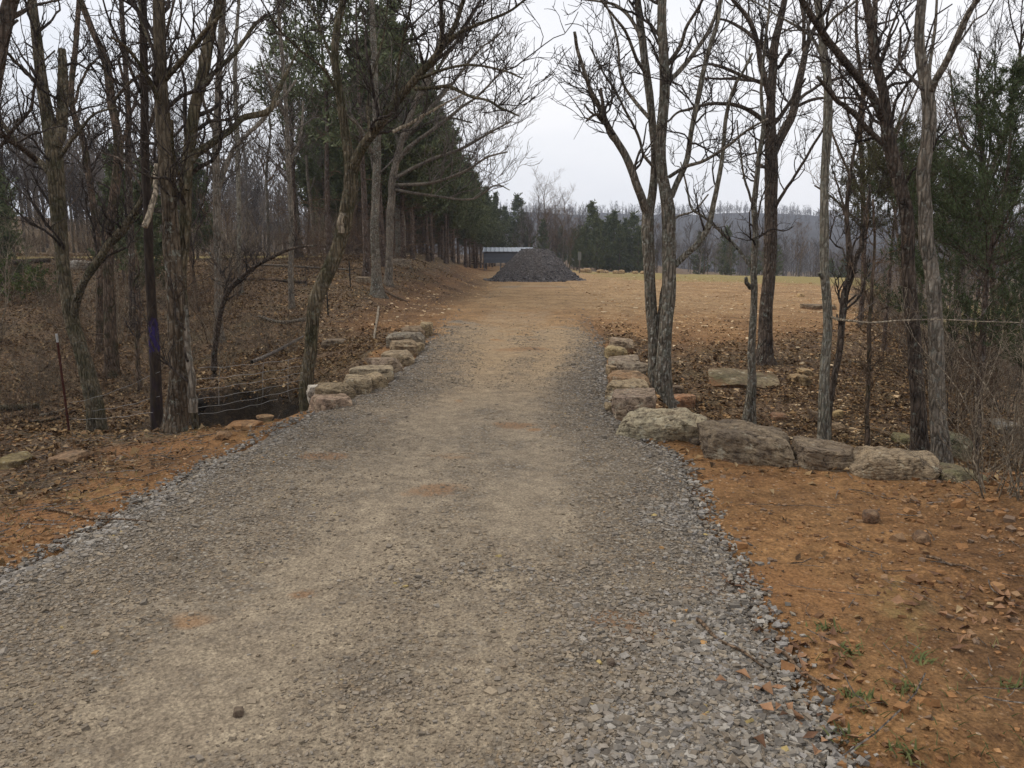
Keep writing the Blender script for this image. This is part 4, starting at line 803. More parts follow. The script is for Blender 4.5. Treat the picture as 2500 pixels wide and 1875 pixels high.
traced('broad crowned bare oak reaching out from the cedar rows toward the sky', 24, [(T, [(840, 590, 16), (842, 500, 15), (850, 380, 14), (872, 300, 12), (900, 220, 10), (930, 150, 8), (955, 80, 6), (960, 20, 4)], 0),
    (B, [(858, 350, 9), (905, 300, 8), (960, 262, 7), (1010, 222, 5), (1060, 180, 4), (1100, 130, 3)], -1.5), (B, [(875, 295, 8), (930, 232, 7), (985, 170, 6), (1030, 110, 4), (1085, 70, 3)], 1.), (B, [(852, 385, 8), (930, 345, 7), (1000, 320, 6), (1060, 285, 4), (1105, 262, 3)], -2.5),
    (B, [(850, 400, 7), (930, 395, 6), (1000, 372, 5), (1052, 340, 4), (1096, 328, 3)], -3), (B, [(905, 212, 6), (965, 120, 5), (1010, 50, 4), (1040, 0, 3)], .5), (B, [(850, 410, 6), (950, 425, 5), (1020, 430, 4), (1070, 400, 3), (1100, 410, 2)], -2)], 'bark_grey', seed=13, q1=4.4, len1=(.8, 2.2), n2=6, n3=2.4, tw='twig_grey', t0=.5, t0l=.25)
traced('crooked dark sapling bending right over the creek', 12.6, [(T, [(462, 778, 12), (470, 710, 11), (481, 659, 11), (500, 619, 11), (532, 590, 9), (567, 566, 8), (627, 538, 6), (684, 530, 4)], -1.), (B, [(494, 626, 7), (480, 592, 6), (452, 545, 5), (436, 535, 4)], .4)], 'bark_dark', seed=14, q1=3., len1=(.3, .9), t0=.35)
traced('small zigzag sapling left of the painted trunk', 13.4, [(T, [(296, 752, 9), (301, 700, 8), (300, 659, 7), (288, 612, 6), (300, 589, 5), (292, 540, 3)], 0)], 'bark_brown', seed=15, q1=3., len1=(.3, .8), t0=.3)
traced('slender grey tree between the pale thin trunk and the leaning tree', 19., [(T, [(628, 600, 12), (630, 480, 11), (622, 334, 10), (616, 200, 8), (606, 80, 7), (600, 0, 6)], 0), (B, [(624, 360, 6), (650, 290, 5), (655, 220, 4)], .8), (B, [(620, 260, 5), (585, 190, 4), (560, 120, 3)], -.8)], 'bark_grey', seed=16, q1=3., len1=(.5, 1.5), tw='twig_grey')
# --- right of the driveway
traced('twin trunk mottled tree behind the stone edging on the right', 9.4, [
    (T, [(1422, 880, 44), (1413, 842, 26), (1407, 722, 25), (1403, 642, 24), (1399, 542, 24), (1398, 470, 26), (1408, 420, 17), (1416, 360, 16), (1416, 300, 16), (1407, 216, 16), (1399, 144, 16), (1389, 48, 14), (1382, -5, 13)], .15, 'bark_lichen', .05),
    (T, [(1433, 885, 40), (1435, 762, 30), (1440, 642, 29), (1442, 522, 29), (1441, 442, 27), (1433, 380, 22), (1430, 312, 21), (1434, 216, 21), (1435, 120, 19), (1434, 48, 18), (1436, -5, 17)], -.1, 'bark_lichen', -.08),
    (B, [(1398, 458, 18), (1384, 425, 17), (1366, 375, 16), (1350, 335, 15), (1330, 298, 14), (1308, 262, 12), (1290, 225, 9), (1271, 187, 8), (1258, 140, 8), (1245, 95, 7), (1239, 70, 6)], -.7),
    (B, [(1302, 255, 7), (1285, 248, 6), (1266, 262, 4), ], -.8, 'bark_dark', -.5), ('stub', [(1285, 250, 5), (1272, 238, 4), (1262, 225, 4)], -.75, 'bark_dark', -.7),
    (B, [(1325, 290, 9), (1308, 255, 8), (1300, 210, 7), (1298, 192, 6)], -.2, 'bark_dark', -.5),
    (B, [(1450, 425, 13), (1461, 398, 13), (1483, 348, 12), (1493, 288, 11), (1505, 228, 11), (1519, 156, 10), (1533, 103, 10), (1550, 48, 8), (1557, -5, 7)], -.6, 'bark_pale'),
    (B, [(1455, 574, 15), (1480, 552, 14), (1511, 522, 13), (1530, 490, 13), (1542, 440, 11), (1550, 398, 10), (1560, 336, 9), (1567, 264, 9), (1577, 216, 8), (1590, 180, 7), (1605, 156, 6), (1625, 115, 5)], -.9, 'bark_pale'),
    (B, [(1442, 178, 11), (1471, 149, 10), (1500, 113, 9), (1526, 74, 8), (1543, 41, 7), (1553, 8, 6)], .6), (B, [(1443, 138, 9), (1469, 101, 8), (1483, 58, 7), (1505, 22, 6), (1520, -5, 5)], -.6),
    (B, [(1401, 254, 8), (1373, 221, 7), (1349, 187, 6), (1339, 149, 6), (1337, 108, 5), (1327, 60, 5), (1310, 10, 4)], .8), (B, [(1394, 156, 8), (1375, 125, 7), (1356, 77, 6), (1327, 36, 5), (1300, 0, 4)], -.8), (B, [(1385, 80, 8), (1358, 34, 7), (1327, 10, 6), (1300, 4, 4)], .4),
    (B, [(1413, 362, 7), (1389, 331, 6), (1375, 283, 6), (1351, 240, 5), (1327, 192, 5), (1300, 150, 4), (1275, 100, 3)], -.3), (B, [(1446, 382, 8), (1481, 360, 7), (1519, 348, 7), (1567, 319, 6), (1615, 281, 5), (1658, 257, 4)], -1.4),
    (B, [(1428, 760, 10), (1424, 700, 11), (1431, 640, 9), (1437, 600, 7)], .05, 'bark_lichen', .1), (B, [(1445, 500, 6), (1460, 470, 5), (1500, 455, 4), (1530, 420, 3)], .6)], 'bark_grey', seed=20, q1=2.7, len1=(.35, 1.2), sides=16, t0=.5)
traced('thin speckled tree standing before the mossy ledge', 10.2, [(T, [(1621, 893, 23), (1622, 820, 18), (1623, 762, 16), (1630, 642, 14), (1626, 582, 14), (1631, 502, 13), (1629, 442, 12), (1634, 398, 11), (1639, 336, 10), (1651, 264, 9), (1645, 204, 7), (1650, 130, 6), (1660, 40, 5), (1664, -5, 4)], 0),
    (B, [(1622, 576, 8), (1600, 545, 7), (1579, 522, 7), (1543, 486, 6), (1515, 465, 5), (1494, 448, 5), (1481, 394, 4), (1470, 350, 3)], .4), (B, [(1631, 450, 6), (1612, 400, 5), (1600, 330, 4), (1592, 260, 3)], -.3), ('stub', [(1622, 622, 9), (1614, 612, 9), (1611, 600, 7)], -.1)], 'bark_lichen', seed=21, q1=2.6, len1=(.3, 1.1))
traced('dark straight oak with many forks standing behind the ledge', 13.4, [
    (T, [(1653, 798, 36), (1655, 740, 29), (1657, 682, 28), (1663, 562, 26), (1665, 442, 26), (1666, 350, 27), (1665, 264, 20), (1668, 200, 18), (1670, 168, 17), (1675, 96, 16), (1689, 36, 13), (1697, -5, 12)], 0),
    (B, [(1668, 338, 18), (1687, 295, 18), (1711, 250, 16), (1721, 204, 16), (1733, 149, 13), (1742, 103, 11), (1757, 65, 9), (1785, 20, 7), (1800, -8, 6)], .9), (B, [(1663, 212, 13), (1661, 200, 13), (1646, 144, 12), (1637, 91, 10), (1620, 43, 9), (1591, 10, 7), (1575, -8, 6)], -.7),
    (B, [(1665, 128, 9), (1641, 94, 8), (1610, 67, 7), (1574, 46, 5), (1545, 40, 4)], .5), (B, [(1680, 150, 8), (1697, 122, 7), (1711, 108, 7)], -.3), (B, [(1735, 110, 8), (1735, 36, 7), (1728, -5, 5)], .6, 'bark_dark', .6),
    (B, [(1657, 268, 10), (1649, 259, 9), (1620, 240, 9), (1586, 226, 8), (1548, 221, 7), (1505, 228, 6), (1471, 238, 5), (1442, 259, 4)], -1.6), (B, [(1655, 182, 8), (1641, 178, 8), (1598, 161, 7), (1557, 144, 6), (1526, 139, 5), (1490, 150, 3)], 1.2), (B, [(1645, 176, 6), (1581, 170, 6), (1538, 170, 4), (1500, 165, 3)], .8),
    (B, [(1725, 216, 8), (1745, 199, 7), (1778, 180, 6), (1819, 166, 5), (1850, 150, 4), (1885, 150, 3)], 1.8, 'bark_dark', .6), (B, [(1721, 230, 7), (1759, 214, 6), (1807, 211, 5), (1855, 214, 4), (1890, 230, 3)], .2, 'bark_dark', .6), (B, [(1672, 268, 9), (1701, 230, 8), (1722, 195, 6), (1740, 170, 4)], -.6),
    (B, [(1670, 460, 8), (1690, 420, 7), (1730, 360, 6), (1781, 273, 5), (1800, 240, 4)], -1.), (B, [(1663, 345, 5), (1640, 330, 4), (1600, 340, 3)], -1.), ('stub', [(1656, 362, 7), (1648, 360, 6), (1644, 356, 6)], -.1)], 'bark_dark', seed=22, q1=3., len1=(.45, 1.6), sides=14, t0=.5)
traced('pale lichen covered slim trunk rising past the boulders', 8.9, [(T, [(1779, 950, 26), (1781, 880, 22), (1783, 802, 20), (1787, 682, 19), (1781, 582, 18), (1781, 482, 18), (1783, 367, 17), (1788, 283, 18), (1788, 183, 17), (1778, 117, 16), (1774, 50, 14), (1764, -5, 13)], 0),
    (B, [(1784, 150, 7), (1770, 110, 6), (1740, 70, 5), (1690, 40, 4), (1640, 10, 3)], .6), (B, [(1776, 75, 7), (1800, 40, 6), (1840, 10, 5), (1860, -8, 4)], -.5), ('stub', [(1783, 602, 11), (1775, 598, 10), (1770, 592, 8)], -.1)], 'bark_pale', seed=23, q1=2., len1=(.3, 1.), tw='twig_grey', t0=.55)
traced('slim dark stem forking off beside the pale lichen trunk', 9.6, [(T, [(1791, 880, 14), (1803, 810, 14), (1813, 762, 14), (1819, 690, 14), (1826, 630, 15), (1838, 598, 14), (1835, 542, 12), (1829, 462, 9), (1836, 380, 7), (1850, 300, 5), (1858, 220, 4)], 0),
    (B, [(1828, 622, 14), (1842, 580, 12), (1856, 545, 10), (1868, 480, 7), (1880, 400, 5)], .5), (B, [(1830, 480, 5), (1815, 420, 4), (1800, 370, 3)], .3)], 'bark_dark', seed=24, q1=3., len1=(.3, 1.2))
traced('thin brown sapling growing from the hollow behind the boulders', 8.6, [(T, [(1873, 966, 11), (1874, 880, 9), (1877, 800, 9), (1878, 700, 8), (1884, 620, 6), (1890, 520, 5), (1886, 430, 4)], 0), (B, [(1878, 700, 3), (1900, 670, 3), (1940, 660, 2)], .3)], 'bark_brown', seed=25, q1=3., len1=(.2, .7), tw='twig_brown')
traced('massive dark leaning trunk with two long limbs reaching left', 8.6, [
    (T, [(1988, 978, 36), (1984, 900, 31), (1980, 842, 29), (1969, 722, 28), (1961, 602, 27), (1957, 482, 27), (1943, 400, 27), (1932, 350, 26), (1918, 300, 25), (1909, 200, 20), (1891, 117, 18), (1881, 50, 16), (1868, -5, 15)], 0),
    (B, [(1912, 262, 17), (1898, 227, 16), (1868, 185, 15), (1841, 150, 14), (1820, 125, 15), (1801, 100, 13), (1768, 57, 14), (1745, 30, 12), (1725, -5, 11)], -1.), (B, [(1910, 312, 11), (1880, 285, 11), (1858, 260, 11), (1830, 232, 10), (1808, 217, 9), (1785, 190, 8), (1766, 166, 7)], -.8),
    (B, [(1893, 130, 12), (1889, 70, 11), (1890, -5, 10)], .7), (B, [(1895, 150, 6), (1915, 90, 5), (1940, 20, 4), (1945, -5, 3)], .4), (B, [(1925, 315, 6), (1960, 240, 5), (1990, 170, 4), (2010, 100, 3)], 1.2)], 'bark_dark', seed=26, q1=2.8, len1=(.4, 1.4), sides=16, t0=.45)
traced('stout grey trunk forking high into a long arm on its right', 8.2, [(T, [(2026, 1000, 40), (2023, 920, 34), (2021, 842, 32), (2013, 682, 30), (2006, 560, 29), (2001, 442, 27), (2000, 334, 26), (2004, 230, 26), (2003, 190, 25), (1996, 120, 20), (1992, 60, 19), (1989, -5, 18)], 0, 'bark_grey'),
    (B, [(2010, 205, 15), (2022, 172, 14), (2048, 123, 13), (2074, 67, 13), (2095, 22, 11), (2117, -8, 10)], -.6), (B, [(2004, 190, 8), (2010, 130, 7), (2020, 60, 6), (2024, -8, 5)], .4)], 'bark_grey', seed=27, q1=1.8, len1=(.3, 1.1), sides=16, tw='twig_grey', t0=.5)
traced('bare tree filling the sky between the leaning trunk and the dark oak', 19, [(T, [(1862, 640, 10), (1866, 520, 10), (1864, 380, 10), (1858, 300, 9), (1862, 200, 8), (1850, 80, 6), (1852, 0, 5)], 0), (B, [(1864, 420, 6), (1820, 340, 5), (1790, 260, 4), (1780, 180, 3)], 1), (B, [(1864, 400, 6), (1900, 340, 5), (1935, 280, 4), (1962, 190, 3)], -1), (B, [(1860, 320, 5), (1830, 240, 4), (1812, 130, 3)], -1), (B, [(1866, 500, 5), (1815, 440, 4), (1760, 400, 3)], .6)], 'bark_brown', 'twig_brown', seed=28, q1=4.2, len1=(.5, 1.8), n2=5)
traced('bare tree with fine upswept twigs behind the cedar at the ravine', 15, [(T, [(2150, 760, 12), (2145, 600, 11), (2130, 420, 10), (2120, 300, 8), (2110, 190, 6), (2118, 110, 4)], 0), (B, [(2130, 420, 6), (2165, 330, 5), (2190, 220, 4), (2205, 130, 3)], -1), (B, [(2126, 380, 6), (2080, 300, 5), (2060, 220, 4), (2052, 150, 3)], .6)], 'bark_brown', 'twig_brown', seed=29, q1=4., len1=(.5, 1.6), n2=5)
# dead spiny bough across the hollow
def bough():
    P = np.array([at_depth(u, v, y) for u, v, y in [(1795, 684, 8.9), (1812, 690, 8.5), (1850, 694, 8.2), (1881, 697, 8.), (1950, 692, 7.8), (2025, 690, 7.6), (2110, 694, 7.4), (2215, 697, 7.2)]]); P, W = resample(P, np.array([.014, .017, .011, .009, .008, .006, .005, .004]), 30)
    t = thing('dead_branch', 'pale dead branch stretching level across the hollow to the frame edge', 'branch', P[0]); MB().tubes(P[None], W[None], 7, True).build('stem', M['dead_wood'], t, P[0])
    twigs_of(P[None], W[None], 5, (.15, .7), 3, 1.5, .02, -.02).build('crown', M['twig_grey'], t, P[0])
bough()

# --- kinds used many times over
def bare_kind(h, seed, bk, tw, spread=1., q=1., low=.3, rmin=.006, thick=1., forks=1):
    r = np.random.default_rng(seed); n = 16; root = thing('woodland_tree', 'bare tree', 'tree')
    t = np.linspace(0, 1, n); wob = np.stack([fbm(np.stack([t * 3, t * 0 + seed], -1), 3, 3), fbm(np.stack([t * 3, t * 0 + seed + 5], -1), 3, 4), t * 0], 1) * .09 * h
    P = np.stack([t * 0, t * 0, t * h - .25], 1) + wob * t[:, None]; R = .0092 * h * thick * ((1 - t) ** .8 * .95 + .05) * (1 + .5 * np.exp(-t * 22))
    stem_mesh(root, 'trunk', P, R, M[bk], 9, seed=seed)
    mb = MB(); p0, r0 = grow(P[None], R[None], int(13 * q), 12, .22 * h * spread, .5 * h * spread, (28, 60), low, .97, .13, .1, .6, 1, .014, .2, r); mb.tubes(p0, r0, 5)
    p1, r1 = grow(p0, r0, int(90 * q), 8, .07 * h, .2 * h * spread, (25, 60), .2, 1, .2, .08, .6, .03, rmin * 1.3, .35, r); mb.tubes(p1, r1, 3)
    p2, r2 = grow(p1, r1, int(420 * q), 5, .03 * h, .095 * h, (25, 60), .15, 1, .22, .05, .7, .012, rmin, .5, r); mb.tubes(p2, r2, 3)
    if q >= 1:
        p3, r3 = grow(p2, r2, int(900 * q), 3, .015 * h, .045 * h, (25, 60), .2, 1, .2, .05, .8, .008, rmin * .8, .6, r); mb.tubes(p3, r3, 3)
    mb.build('crown', M[tw], root); return root
def sprays(P, N, L, W, r):
    """Needle sprays: small bent blades standing off the twigs P."""
    m, k, _ = P.shape; idx = r.integers(0, m, N); t = r.uniform(.1, 1, N) * (k - 1); i = np.clip(t.astype(int), 0, k - 2); f = (t - i)[:, None]
    c = P[idx, i] * (1 - f) + P[idx, i + 1] * f; D = nrm(nrm(P[idx, i + 1] - P[idx, i]) + r.normal(size=(N, 3)) * .75 + np.array([0, 0, .15])); S = nrm(np.cross(D, r.normal(size=(N, 3))))
    l = (L * r.uniform(.6, 1.4, N))[:, None]; w = (W * r.uniform(.6, 1.3, N))[:, None]
    V = np.stack([c, c + D * l * .45 + S * w, c + D * l, c + D * l * .5 - S * w], 1); return V.reshape(-1, 3), (np.arange(N) * 4)[:, None] + np.arange(4)[None]
def cedar_kind(h, seed, bare=.28, wide=.17, nb=110, ns=9000, L=.2, W=.035, green='cedar_green', name='cedar_tree', dead=26, lean=0., sub=5, tip=.25, stems=1):
    r = np.random.default_rng(seed); n = 14; root = thing(name, 'cedar', 'tree'); t = np.linspace(0, 1, n)
    P = np.stack([fbm(np.stack([t * 2, t * 0 + seed], -1), 2, 3) * .03 * h * t + lean * t, fbm(np.stack([t * 2, t * 0 + seed + 3], -1), 2, 4) * .03 * h * t, t * h - .25], 1); R = .0105 * h * ((1 - t) ** .9 * .95 + .05) * (1 + .4 * np.exp(-t * 25))
    stem_mesh(root, 'trunk', P, R, M['cedar_bark'], 9, seed=seed, lump=.07)
    if dead:
        pd, rd = grow(P[None], R[None], dead, 7, .05 * h, .12 * h, (65, 100), .06, bare + .15, .16, -.02, .3, .02, .006, .3, r); mb = MB().tubes(pd, rd, 4)
        p2, r2 = grow(pd, rd, dead * 4, 5, .15, .5, (30, 70), .2, 1, .25, 0, .6, .01, .005, .4, r); mb.tubes(p2, r2, 3); mb.build('lower_crown', M['twig_brown'], root)  # dead side branches on the trunk below the green crown
    z = bare + (1 - bare) * r.uniform(0, 1, nb) ** 1.1; prof = np.minimum(1, (1 - z) / (1 - bare) * 1.25 + .04) * (.6 + .4 * np.minimum(1, (z - bare) / .12)) * r.uniform(.6, 1.2, nb)
    a = r.uniform(0, 6.28, nb); i = np.clip((z * (n - 1)).astype(int), 0, n - 2); f = (z * (n - 1) - i)[:, None]; p0 = P[i] * (1 - f) + P[i + 1] * f
    ln = (wide * h * prof)[:, None]; s = np.linspace(0, 1, 6); el = (.15 + .55 * z)[:, None]
    br = np.stack([p0[:, 0:1] + np.cos(a)[:, None] * ln * s, p0[:, 1:2] + np.sin(a)[:, None] * ln * s, p0[:, 2:3] + ln * (el * s + .25 * s * s)], -1) + r.normal(size=(nb, 6, 3)) * .012 * h * s[None, :, None]
    R1 = np.clip(.012 * prof[:, None] * (1 - s * .8) * h / 8, .003, .05); mb = MB().tubes(br, R1, 4)
    tw, tr_ = grow(br, R1, nb * sub, 5, .2 * wide * h, .42 * wide * h, (25, 65), .2, 1, .2, .15, .6, .012, .003, .4, r); mb.tubes(tw, tr_, 3); mb.build('branches', M['cedar_bark'], root)
    V, F = sprays(np.concatenate([tw]), ns, L, W, r); V2, F2 = sprays(br[:, 2:], ns // 4, L, W, r); top = np.stack([P[-3:]] * 4); V3, F3 = sprays(top, ns // 40, L, W, r)
    MB().add(V, F).add(V2, F2).add(V3, F3).build('crown', M[green], root, smooth=False); return root
def park(o):    # the pattern copy of a kind takes the first place it is given
    o['_free'] = 1; return o
def put(kind, loc, rz, sc, label, group, tilt=(0, 0)):
    if kind.get('_free'):
        del kind['_free']; kind.location = loc; kind.rotation_euler = (tilt[0], tilt[1], rz); kind.scale = (sc,) * 3 if np.isscalar(sc) else sc; kind['label'] = label; kind['group'] = group; return kind
    return dup(kind, loc, rz, sc, label, group, tilt)
r_ = np.random.default_rng(5)
BK = [park(bare_kind(11, 201, 'bark_brown', 'twig_dark', .9)), park(bare_kind(12, 202, 'bark_grey', 'twig_grey', .75)), park(bare_kind(10, 203, 'bark_dark', 'twig_dark', 1.1)), park(bare_kind(13, 204, 'bark_lichen', 'twig_brown', .8)), park(bare_kind(9, 205, 'bark_moss', 'twig_brown', 1., low=.2)), park(bare_kind(7, 206, 'bark_brown', 'twig_dark', .8, low=.15))]
CO = [park(cedar_kind(10, 321, .34, .2, 80, 3600, .2, .03, dead=20)), park(cedar_kind(10.5, 322, .38, .2, 80, 3600, .2, .03, dead=20))]
CD = [park(cedar_kind(9, 301)), park(cedar_kind(9, 302, .32, .15)), park(cedar_kind(9, 303, .26, .18)), park(cedar_kind(9, 304, .36, .16))]
FCD = [park(cedar_kind(9, 311, .06, .2, 130, 10000, .22, .05, dead=0)), park(cedar_kind(9, 312, .1, .24, 130, 10000, .22, .05, dead=0))]
# plantation rows of cedars along the left of the field
for row, x0 in enumerate([-4.3, -6.6, -9., -11.4, -14., -17.]):
    y = 27.5 + row * .7
    while y < 112:
        x = x0 + r_.normal(0, .3) + (1.6 * ss(60, 110, y) if row < 2 else 0); sc = r_.uniform(.86, 1.06) * (1.08 if y < 36 and row > 1 else 1.)
        if x > -(.205 if y < 38 else .255) * y and not (row > 3 and r_.uniform() < .25):
            put(CD[r_.integers(0, 4)], (x, y, float(H(x, y))), r_.uniform(0, 6.28), (sc, sc, sc * r_.uniform(.95, 1.08)), 'tall cedar with bare lower trunk in the dense planted rows left of the field', 'cedars in planted rows', (r_.normal(0, .02), r_.normal(0, .02)))
        y += r_.uniform(1.6, 2.6) * (1 + .005 * y)
# bare woods on the far left bank
k = 0
for _ in range(4000):
    if k >= 115: break
    y = r_.uniform(17, 70); x = r_.uniform(-52, -3.5)
    if x > -4.5 - .1 * y and y > 26 and y < 112 and x > -18.5: continue
    if x > -5 or x / y > -.17: continue
    if abs(y - 33) < 1.6 and r_.uniform() < .8: continue
    put(BK[r_.integers(0, 6)], (x, y, float(H(x, y))), r_.uniform(0, 6.28), r_.uniform(.45, .85), 'slim bare tree among many in the woods behind the leafy left bank', 'bare trees in the woods left of the driveway', (r_.normal(0, .06), r_.normal(0, .06))); k += 1
# cedars scattered in those woods
for (x, y, s) in [(-4.6, 24.6, 1.05), (-6.2, 26.5, 1.), (-8.6, 31, .95), (-12.5, 31, .5), (-14, 28, .42), (-22, 33, .62), (-26, 38, .7), (-30, 36, .62), (-14.5, 22, .42), (-18, 27, .5), (-9.5, 20.5, .4), (-12, 24, .45)]:
    put(CO[r_.integers(0, 2)] if s > .9 else FCD[r_.integers(0, 2)], (x, y, float(H(x, y))), r_.uniform(0, 6.28), s, 'cedar growing among the bare trees of the left woods', 'cedars among the left woods')
# tree line beyond the field
for (u, y, s) in [(1118, 112, 1.1), (1092, 118, .95)]:
    p = at_depth(u, 560, y); put(FCD[r_.integers(0, 2)], (p[0], y, float(H(p[0], y))), r_.uniform(0, 6.28), s, 'dense cedar standing alone beyond the metal shelter', 'cedars beyond the metal shelter')
for (u, y, s) in [(1276, 92, .92), (1300, 95, .72), (1326, 92, .84), (1350, 94, .78), (1366, 92, .85), (1258, 94, .6), (1392, 93, .72), (1266, 90, .62), (1288, 89, .74), (1312, 96, .8), (1338, 90, .66), (1378, 90, .66), (1246, 97, .5)]:
    p = at_depth(u, 580, y); put(FCD[r_.integers(0, 2)], (p[0], y, float(H(p[0], y))), r_.uniform(0, 6.28), s, 'dark evergreen in the clump beyond the middle of the field', 'evergreens in the clump beyond the field')
for i in range(15):
    u = r_.uniform(1420, 1900) if i > 5 else r_.uniform(1140, 1270); y = r_.uniform(92, 125); p = at_depth(u, 580, y)
    put(FCD[r_.integers(0, 2)], (p[0], y, float(H(p[0], y))), r_.uniform(0, 6.28), r_.uniform(.45, .8), 'evergreen half hidden in the hazy tree line beyond the field', 'evergreens in the far tree line')
for i, (u, y, s) in enumerate([(1160, 105, 1.2), (1178, 104, 1.28), (1196, 108, 1.2), (1215, 105, 1.1), (1185, 112, 1.1)]):
    p = at_depth(u, 570, y); put(BK[[1, 3, 1, 3, 0][i]], (p[0], y, float(H(p[0], y))), r_.uniform(0, 6.28), s * .76, 'tall bare tree with fine upswept crown behind the gravel heap', 'tall bare trees behind the gravel heap')
for i in range(120):
    u = r_.uniform(1100, 2000); y = r_.uniform(82, 130)
    if 1232 < u < 1400: y = r_.uniform(100, 130)
    p = at_depth(u, 580, y)
    put(BK[r_.integers(0, 6)], (p[0], y, float(H(p[0], y))), r_.uniform(0, 6.28), r_.uniform(.42, .72), 'grey bare tree in the hazy tree line beyond the field', 'bare trees in the far tree line')
# ravine on the right
k = 0
for _ in range(3000):
    if k >= 52: break
    y = r_.uniform(11, 60); x = r_.uniform(5, 42)
    xr = np.interp(y, [5, 6.5, 8, 10, 14.2, 22.7, 45, 80], [7, 5.2, 4.9, 5.2, 6.7, 9.9, 19.6, 36])
    if x < xr + 1.2 or x > xr + 20: continue
    put(BK[r_.integers(0, 6)], (x, y, float(H(x, y))), r_.uniform(0, 6.28), r_.uniform(.5, .85), 'bare tree crowded in the brushy ravine right of the field', 'bare trees in the ravine', (r_.normal(0, .08), r_.normal(0, .08))); k += 1
RC = cedar_kind(5.6, 331, .3, .3, 110, 56000, .06, .0045, 'cedar_near', dead=10, sub=9); p = at_depth(2100, 1000, 9.4); RC.location = (p[0], p[1], float(HG(p[0], p[1]))); sz = (at_depth(2140, 150, 9.4)[2] - RC.location[2]) / 5.35; RC.scale = (sz * 1.1, sz * 1.1, sz); tag(RC, 'dark pointed cedar at the far right with sky showing through its boughs')
RD = cedar_kind(4.2, 332, .34, .3, 80, 20000, .06, .0045, 'cedar_near', dead=8, sub=9); p = at_depth(2262, 960, 10.4); RD.location = (p[0], p[1], float(HG(p[0], p[1]))); tag(RD, 'cedar cut off by the right frame edge')
RE = park(cedar_kind(4.3, 333, .5, .26, 60, 11000, .08, .006, 'cedar_olive', dead=8, sub=7)); 
for (u, y, s, lab) in [(1905, 14.5, 1.0, 'olive cedar sapling between the slim dark stem and the leaning trunk'), (1972, 15.5, 1., 'olive cedar between the leaning trunk and the stout grey trunk'), (2050, 15.5, .95, 'olive cedar just right of the stout grey trunk'), (1850, 18, .95, 'small olive cedar at the brow of the ravine')]:
    p = at_depth(u, 800, y); put(RE, (p[0], y, float(H(p[0], y))), r_.uniform(0, 6.28), s, lab, None) if False else None
    o = put(RE, (p[0], y, float(H(p[0], y)) + .1), r_.uniform(0, 6.28), s, lab, 'olive cedars at the brow of the ravine')
# ---- shrubs
def shrub_kind(h, seed, tw, n0=9, q=1.):
    r = np.random.default_rng(seed); root = thing('bare_shrub', 'shrub', 'shrub'); a = r.uniform(0, 6.28, n0); L = h * r.uniform(.6, 1.1, n0); P = [np.zeros((n0, 3)) + np.stack([np.cos(a), np.sin(a), a * 0], 1) * .05 * h - np.array([0, 0, .05])]; D = nrm(np.stack([np.cos(a) * .5, np.sin(a) * .5, np.ones(n0)], 1))
    for i in range(9): D = nrm(D + r.normal(size=(n0, 3)) * .17); P.append(P[-1] + D * (L / 9)[:, None])
    P = np.stack(P, 1); R = np.linspace(1, .25, 10)[None] * r.uniform(.005, .010, n0)[:, None] * (h / 2) ** .5; MB().tubes(P, R, 5).build('stems', M[tw], root)
    mb = MB(); p1, r1 = grow(P, R, int(45 * q), 7, .15 * h, .4 * h, (25, 65), .15, 1, .2, .1, .6, .01, .003, .4, r); mb.tubes(p1, r1, 3); p2, r2 = grow(p1, r1, int(190 * q), 5, .06 * h, .2 * h, (25, 70), .1, 1, .25, .03, .7, .006, .0025, .5, r); mb.tubes(p2, r2, 3)
    p3, r3 = grow(p2, r2, int(300 * q), 3, .03 * h, .1 * h, (25, 70), .1, 1, .25, .03, .7, .005, .0024, .5, r); mb.tubes(p3, r3, 3); mb.build('crown', M[tw], root); return root
SH = [park(shrub_kind(2.2, 401, 'twig_brown')), park(shrub_kind(2.4, 402, 'twig_light', 12, 1.)), park(shrub_kind(1.7, 403, 'twig_dark', 12)), park(shrub_kind(2., 404, 'twig_brown', 7))]
k = 0
for _ in range(3000):
    if k >= 210: break
    y = r_.uniform(11.5, 46) if k > 30 else r_.uniform(11, 20); x = r_.uniform(-34, -3.6)
    if x / y > -.16 or (x > -6 and y > 15): continue
    if abs(y - 33) < 1.2: continue
    put(SH[r_.integers(0, 4)], (x, y, float(H(x, y))), r_.uniform(0, 6.28), r_.uniform(.6, 1.35) * (1 if y > 16 else .6), 'leafless brown shrub in the undergrowth of the left woods', 'shrubs in the left undergrowth'); k += 1
k = 0
for _ in range(900):
    if k >= 45: break
    y = r_.uniform(11.8, 18); x = r_.uniform(-15, -4)
    if x / y > -.24: continue
    put(SH[1 if k % 3 else 0], (x, y, float(H(x, y))), r_.uniform(0, 6.28), r_.uniform(.3, .65), 'thin pale twiggy shrub low on the leafy slope beyond the creek', 'low shrubs beyond the creek'); k += 1
k = 0
for _ in range(3000):
    if k >= 100: break
    y = r_.uniform(6.5, 34); x = r_.uniform(4, 24); xr = np.interp(y, [5, 6.5, 8, 10, 14.2, 22.7, 45, 80], [7, 5.2, 4.9, 5.2, 6.7, 9.9, 19.6, 36])
    if x < xr + .3 or x > xr + 9: continue
    put(SH[r_.integers(0, 4)], (x, y, float(H(x, y))), r_.uniform(0, 6.28), r_.uniform(.5, 1.1), 'leafless tangled shrub in the ravine right of the field', 'shrubs in the ravine'); k += 1
